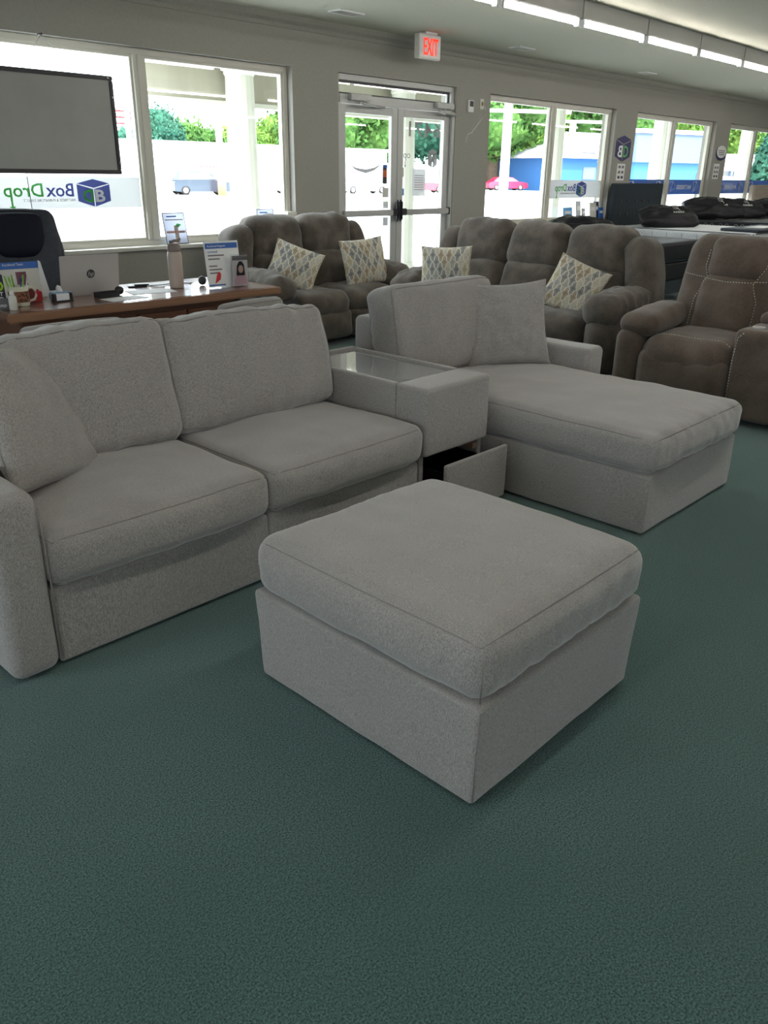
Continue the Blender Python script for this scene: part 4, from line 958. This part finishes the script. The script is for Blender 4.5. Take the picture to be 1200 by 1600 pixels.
for i, (x, w_) in enumerate(cols):
    H_ = 3.0 if x < 14 else 3.28
    t = thing('porch_column', 'white fluted porch column '+w_, 'column', (x, 10.22, -.02), 0, 'porch columns')
    V = []; n = 48
    for zz, rr in ((.18, .215), (H_*.5, .212), (H_-.16, .195)):
        for k in range(n):
            r_ = rr*(1 if k % 3 else .955); V.append((r_*math.cos(k*2*math.pi/n), r_*math.sin(k*2*math.pi/n), zz))
    m = MB(); m.add(V, [(j*n+k, j*n+(k+1) % n, (j+1)*n+(k+1) % n, (j+1)*n+k) for j in range(2) for k in range(n)], True); m.build('shaft', M['colwhite'], t)
    MB().lathe([(.27, 0), (.27, .08), (.23, .12), (.23, .18)], n=32).build('base', M['colwhite'], t)
    MB().lathe([(.20, H_-.16), (.22, H_-.13), (.21, H_-.10), (.27, H_-.05), (.27, H_+.02)], n=32).build('capital', M['colwhite'], t)
t = thing('downpipe', 'slim white downpipe with a bend beside the third window column', 'pipe', (20.15, 9.85, 0))
MB().tube([(.25, .2, 3.25), (.2, .1, 3.1), (0, 0, 2.9), (0, 0, 0)], .05, n=8).build('pipe', M['colwhite'], t)

# far white building with flat roof and red script marks
wm = plain('far_white_render', (.72, .73, .74), .8); dg = plain('far_window_dark', (.12, .16, .24), .4)
t = thing('white_building', 'long flat roofed white building across the road with faint red script', 'building', (30, 63, -.12))
MB().box(0, 36, 0, 12, 0, 3.75).build('wall', wm, t); MB().box(-.3, 36.3, -.3, 12.3, 3.75, 4.0).build('roof_edge', wm, t)
m = MB(); random.seed(4); px = 12.4
for k in range(9):
    m.tube([(px, -.05, 2.0), (px+.14, -.05, 2.55+random.random()*.2), (px+.26, -.05, 2.05)], .05, n=4); px += .33
m.build('script_marks', plain('faded_red', (.48, .16, .15), .7), t)
for x, w_ in ((10.6, .5), (11.6, 1.6), (14.0, 1.1), (24, 1.2), (28, 1.4)): MB().box(x, x+w_, -.03, .05, 1.3, 1.9).build('window', dg, t)
# blue building
ub = plain('far_blue_wall', (.035, .14, .36), .8); rf = plain('far_pale_roof', (.62, .63, .66), .8); db = plain('far_slate_mansard', (.085, .12, .24), .8)
t = thing('blue_building', 'blue walled building with wide pale hipped roof seen through the second window', 'building', (90, 57.5, -.12), R(-16))
MB().box(0, 17, 0, 12, 0, 3.7).build('wall', ub, t)
m = MB(); m.add([(-1.2, -1, 3.7), (17.4, -1, 3.7), (17.4, 13, 3.7), (-1.2, 13, 3.7), (5, 6, 6.9), (17.4, 6, 6.9)], [(0, 1, 5, 4), (1, 2, 5), (2, 3, 4, 5), (3, 0, 4), (0, 3, 2, 1)]); m.build('roof', rf, t)
MB().prism([(3.6, 4.4), (6.4, 4.4), (5, 5.9)], 0, 4).build('dormer', rf, t)
MB().box(4, 6, -.06, 0, 3.95-2.6, 3.95-1.2).build('window', dg, t); MB().box(12, 14.2, -.06, 0, 1.3, 2.7).build('window', dg, t)
t = thing('mansard_building', 'blue building with slate blue mansard roof seen through the third window', 'building', (85.5, 45.2, -.12), R(-20))
MB().box(0, 10, 0, 5, 0, 3.2).build('wall', ub, t)
m = MB(); m.add([(-.5, -.6, 3.15), (11.5, -.6, 3.15), (11.5, 5.6, 3.15), (-.5, 5.6, 3.15), (0, .2, 6.0), (11, .2, 6.0), (11, 4.8, 6.0), (0, 4.8, 6.0)], [(0, 1, 5, 4), (1, 2, 6, 5), (2, 3, 7, 6), (3, 0, 4, 7), (4, 5, 6, 7), (0, 3, 2, 1)]); m.build('mansard_roof', db, t)
MB().box(-.3, 11.3, -.1, 5.3, 6.0, 6.4).build('roof_edge', wm, t)
MB().box(2.2, 3.2, -.1, -.0, 1.4, 2.5).build('wall_sign', plain('far_pink_sign', (.7, .14, .12), .7), t)
MB().box(9, 10, -.1, 0, 0, 2.2).build('door', dg, t)
t = thing('low_white_building', 'low white building with open front seen at the right of the third window', 'building', (105.5, 49.5, -.12), R(-20))
MB().box(0, 13, 0, 5, 2.6, 4.6).build('upper_wall', wm, t); MB().box(0, 13, 3, 5, 0, 2.6).build('rear_wall', wm, t)
for k in range(5): MB().box(k*3, k*3+.4, 0, .4, 0, 2.6).build('post', dg, t)
# red roadside sign on a pole
t = thing('road_sign', 'red and white roadside sign on a pale pole left of the first window mullion', 'sign', (32.6, 58, -.12))
MB().tube([(.95, -.2, 0), (.95, -.2, 7.6)], .20, n=10).build('pole', M['colwhite'], t)
MB().box(-1.5, 1.6, .25, .5, 4.78, 5.70, bev=.05).build('red_panel', M['red'], t); MB().box(-1.5, 1.6, .25, .5, 5.72, 7.7, bev=.05).build('white_panel', wm, t)
text('lettering', '500', .36, M['white'], t, (.9, .22, 5.30), (-1, 0, 0), width=.9, bold=.03); text('lettering', 'AGENCY', .34, M['white'], t, (1.5, .22, 4.90), (-1, 0, 0), width=2.4, bold=.03)
# utility poles
for i, (x, y, h, cr_, lb) in enumerate(((78.5, 57, 15, 1, 'pale utility pole with crossarm, left one in the second window'), (88.5, 58, 15, 0, 'plain pale utility pole, second from the left in the second window'), (98, 61, 8.2, 1, 'shorter pole with crossarm seen beside the window mullion over the blue building'))):
    t = thing('utility_pole', lb, 'pole', (x, y, -.12), R(-38)); MB().tube([(0, 0, 0), (0, 0, h)], [.55, .42], n=8).build('pole', M['colwhite'], t)
    if cr_: MB().box(-9 if i == 0 else -7, 7, -.15, .15, 7.9, 8.25).build('crossarm', M['colwhite'], t)

t = thing('utility_pole', 'pale pole with an orange sleeve at its foot beside the dark sport utility car', 'pole', (39.4, 55, -.12))
MB().tube([(0, 0, 0), (0, 0, 7.0)], [.27, .24], n=10).build('pole', M['colwhite'], t)
MB().tube([(0, 0, 0), (0, 0, 1.5)], .33, n=10).build('sleeve', plain('orange_sleeve', (.55, .22, .08), .7), t)
# trees
LM = {}
def leafm(name, c1, c2):
    if name not in LM: LM[name] = noisy(name, c1, c2, .5, .9, spec=.05, lo=.3, hi=.7, detail=9)
    return LM[name]
G1 = ('leaf_green', (.030, .085, .022), (.095, .18, .045)); G2 = ('leaf_yellow_green', (.055, .13, .022), (.15, .235, .05)); G3 = ('leaf_blue_green', (.014, .062, .045), (.05, .13, .085))
def crown(name, blobs, nleaf, ls, mat, parent, seed):
    rnd = random.Random(seed); m = MB()
    for (cx, cy_, cz, rx_, ry_, rz_) in blobs:
        V = []; ns, nr = 12, 8
        for j in range(nr+1):
            for k in range(ns):
                th = math.pi*j/nr; ph = 2*math.pi*k/ns; d = Vector((math.sin(th)*math.cos(ph), math.sin(th)*math.sin(ph), math.cos(th)))
                q = .82+.22*noise.noise(d*2.2+Vector((cx, cy_, cz)))
                V.append((cx+d.x*rx_*q, cy_+d.y*ry_*q, cz+d.z*rz_*q))
        m.add(V, [(j*ns+k, j*ns+(k+1) % ns, (j+1)*ns+(k+1) % ns, (j+1)*ns+k) for j in range(nr) for k in range(ns)], True)
        for _ in range(nleaf):
            d = Vector((rnd.gauss(0, 1), rnd.gauss(0, 1), rnd.gauss(0, 1))).normalized(); q = rnd.uniform(.80, 1.08)+.2*noise.noise(d*2.2+Vector((cx, cy_, cz)))
            p = Vector((cx+d.x*rx_*q, cy_+d.y*ry_*q, cz+d.z*rz_*q)); a = Vector((rnd.gauss(0, 1), rnd.gauss(0, 1), rnd.gauss(0, 1))).normalized(); b = a.cross(d).normalized(); s = ls*rnd.uniform(.6, 1.3)
            m.add([p-a*s, p+b*s*.6, p+a*s, p-b*s*.6], [(0, 1, 2, 3)])
    ob = m.build(name, mat, parent)
    return ob
def tree(x, y, h, w_, g, seed, label):
    t = thing('tree', label, 'tree', (x, y, -.12), 0, 'trees across the road'); rnd = random.Random(seed)
    MB().tube([(0, 0, 0), (.1, 0, h*.35), (.0, .1, h*.6)], [w_*.06, w_*.045, w_*.02], n=8).build('trunk', M['bark'], t)
    B = [(0, 0, h*.62, w_*.46, w_*.46, h*.36)]
    for k in range(6):
        a = k*1.05+seed; B.append((w_*.28*math.cos(a), w_*.28*math.sin(a), h*(.38+.08*rnd.random()+.2*(k % 2)), w_*.30, w_*.30, h*.22))
    crown('foliage', B, 1000, w_*.016+.12, leafm(*g), t, seed)
    return t
TR = [ # x, y, h, w, tint, where
 (46, 80, 5.8, 8, G3, 'bluish tree behind the red road sign'), (52.5, 84, 8.6, 5, G3, 'tall bluish tree just right of the first window mullion'),
 (58, 88, 7.6, 9, G1, 'low green tree above the white building in the first window'), (66, 88, 7.4, 9, G2, 'low yellow-green tree left of the porch column'),
 (73.5, 88, 9.6, 8, G2, 'yellow-green tree just left of the porch column'), (82, 90, 11, 10, G1, 'green tree hidden mostly by the porch column'), (79, 84, 11, 9, G2, 'bright green tree right of the porch column in the first window'),
 (66, 71, 14.5, 13, G1, 'green tree seen through the left door'), (86, 80, 19, 18, G3, 'darker tree behind the green one in the left door'), (91, 68, 17, 15, G1, 'green tree seen through the right door'),
 (104, 78, 21, 18, G3, 'tall dark tree behind the right door'), (110, 82, 23, 20, G1, 'tall tree at the left of the second window'), (96, 62.5+5, 15, 11, G2, 'yellow-green bush tree left of the utility poles'),
 (126, 84, 25, 22, G2, 'tall tree behind the utility poles'), (140, 84, 26, 22, G1, 'tall tree over the left of the blue roof'), (150, 78, 25, 22, G2, 'tall tree over the middle of the blue roof'),
 (118, 66, 17, 14, G1, 'tree behind the mansard roof, left one'), (129, 66, 17.5, 14, G2, 'tree behind the mansard roof, right one'), (140, 66, 18, 14, G1, 'tree right of the mansard roof'),
 (151, 66, 18, 14, G2, 'tree over the low white building'), (162, 65, 18, 14, G1, 'tree at the left of the fourth window'), (173, 65, 19, 15, G2, 'tree at the right of the fourth window')]
for i, (x, y, h, w_, g, lb) in enumerate(TR): tree(x, y, h, w_, g, i+1, lb)
t = thing('conifer', 'blue-green layered conifer at the right of the fourth window', 'tree', (119.5, 44, -.12))
MB().tube([(0, 0, 0), (0, 0, 6)], [.4, .1], n=8).build('trunk', M['bark'], t)
crown('foliage', [(0, 0, .9+1.1*k, 4.2-.7*k, 4.2-.7*k, .9) for k in range(6)], 160, .5, leafm(*G3), t, 77)
# grass strip
tag(MB().box(30, 140, 39.5, 40.2, -.12, -.09).build('grass_strip', M['grass']), kind='structure')
t = thing('weed', 'small yellow-green weed growing outside the right door', 'plant', (10.4, 11.6, -.12))
crown('leaves', [(0, 0, .16, .2, .2, .14)], 60, .06, leafm(*G2), t, 5)

# cars
def car(x, y, rz, col, label, kind='car', L=4.5, H=1.45):
    t = thing('car', label, 'car', (x, y, -.12), rz); pm = plain('car_paint', col, .25, 0, .5, coat=.5)
    b0 = .28; s = H/1.45
    body = [(-L/2, .35), (-L/2, .75*s), (-L/2+.15, .88*s), (-L*.22, .95*s), (L*.30, .92*s), (L/2-.1, .80*s), (L/2, .60*s), (L/2, .35), (L/2-.2, .25), (-L/2+.2, .25)]
    top = [(-L*.40, .90*s), (-L*.27, 1.38*s), (-L*.05, 1.45*s), (L*.12, 1.36*s), (L*.27, .93*s)] if kind == 'car' else [(-L*.48, .90*s), (-L*.44, 1.40*s), (-L*.05, 1.46*s), (L*.13, 1.38*s), (L*.27, .93*s)]
    m = MB().prism(body, -.86, .86); m.build('body', pm, t)
    V = [(a, -.80, b) for a, b in top]+[(a, .80, b) for a, b in top]
    for i in range(len(V)):
        if V[i][2] > 1.2*s: V[i] = (V[i][0], V[i][1]*.78, V[i][2])
    n = len(top); m = MB(); m.add(V, [tuple(range(n)), tuple(range(2*n-1, n-1, -1))]+[(i, (i+1) % n, n+(i+1) % n, n+i) for i in range(n)]); m.build('cabin', pm, t)
    for sgn in (-1, 1):
        q = [(a*.9, b-.05) if b > 1.2*s else (a*.88, b+.05) for a, b in top]
        ys = [.70 if b > 1.2*s else .82 for a, b in q]
        m = MB(); m.add([(q[i][0], sgn*ys[i], q[i][1]) for i in range(n)], [tuple(range(n))]); m.build('side_window', dg, t)
        for xx in (-L*.31, L*.31):
            wh = MB().lathe([(.33, -.1), (.33, .1)], (xx, sgn*.80, .33), 18, 'Y').build('wheel', M['black'], t)
            MB().lathe([(.2, -.105), (.2, .105)], (xx, sgn*.80, .33), 14, 'Y').build('wheel_rim', M['silver'], wh)
    return t
car(39.3, 57.6, R(-24), (.03, .045, .07), 'dark blue sport utility car in the first window', 'suv', 4.4, 1.7)
car(37.2, 60.2, R(-20), (.70, .70, .78), 'white car with a purple stripe at the left of the first window', 'suv', 4.6, 1.6)
car(50.0, 58.5, R(-20), (.66, .67, .72), 'pale van right of the porch column in the first window', 'suv', 4.5, 1.5)
car(56.2, 56.6, R(166), (.72, .73, .75), 'white sedan seen through the left door', 'car', 5.0, 1.5)
car(72.0, 57.8, R(-70), (.60, .62, .66), 'white car seen nose on through the right door', 'suv', 4.6, 1.9)
car(65.5, 57.4, R(-30), (.60, .03, .05), 'red car partly hidden behind the right door notice', 'car', 4.5, 1.4)
car(87.2, 63.0, R(-28), (.62, .02, .07), 'red car at the left of the second window', 'car', 5.2, 1.55)
car(97.5, 60.5, R(-28), (.74, .74, .75), 'white car before the blue building in the second window', 'suv', 5.0, 1.7)
car(110, 45, R(-28), (.74, .74, .75), 'white car in front of the low white building', 'suv', 5.0, 1.9)
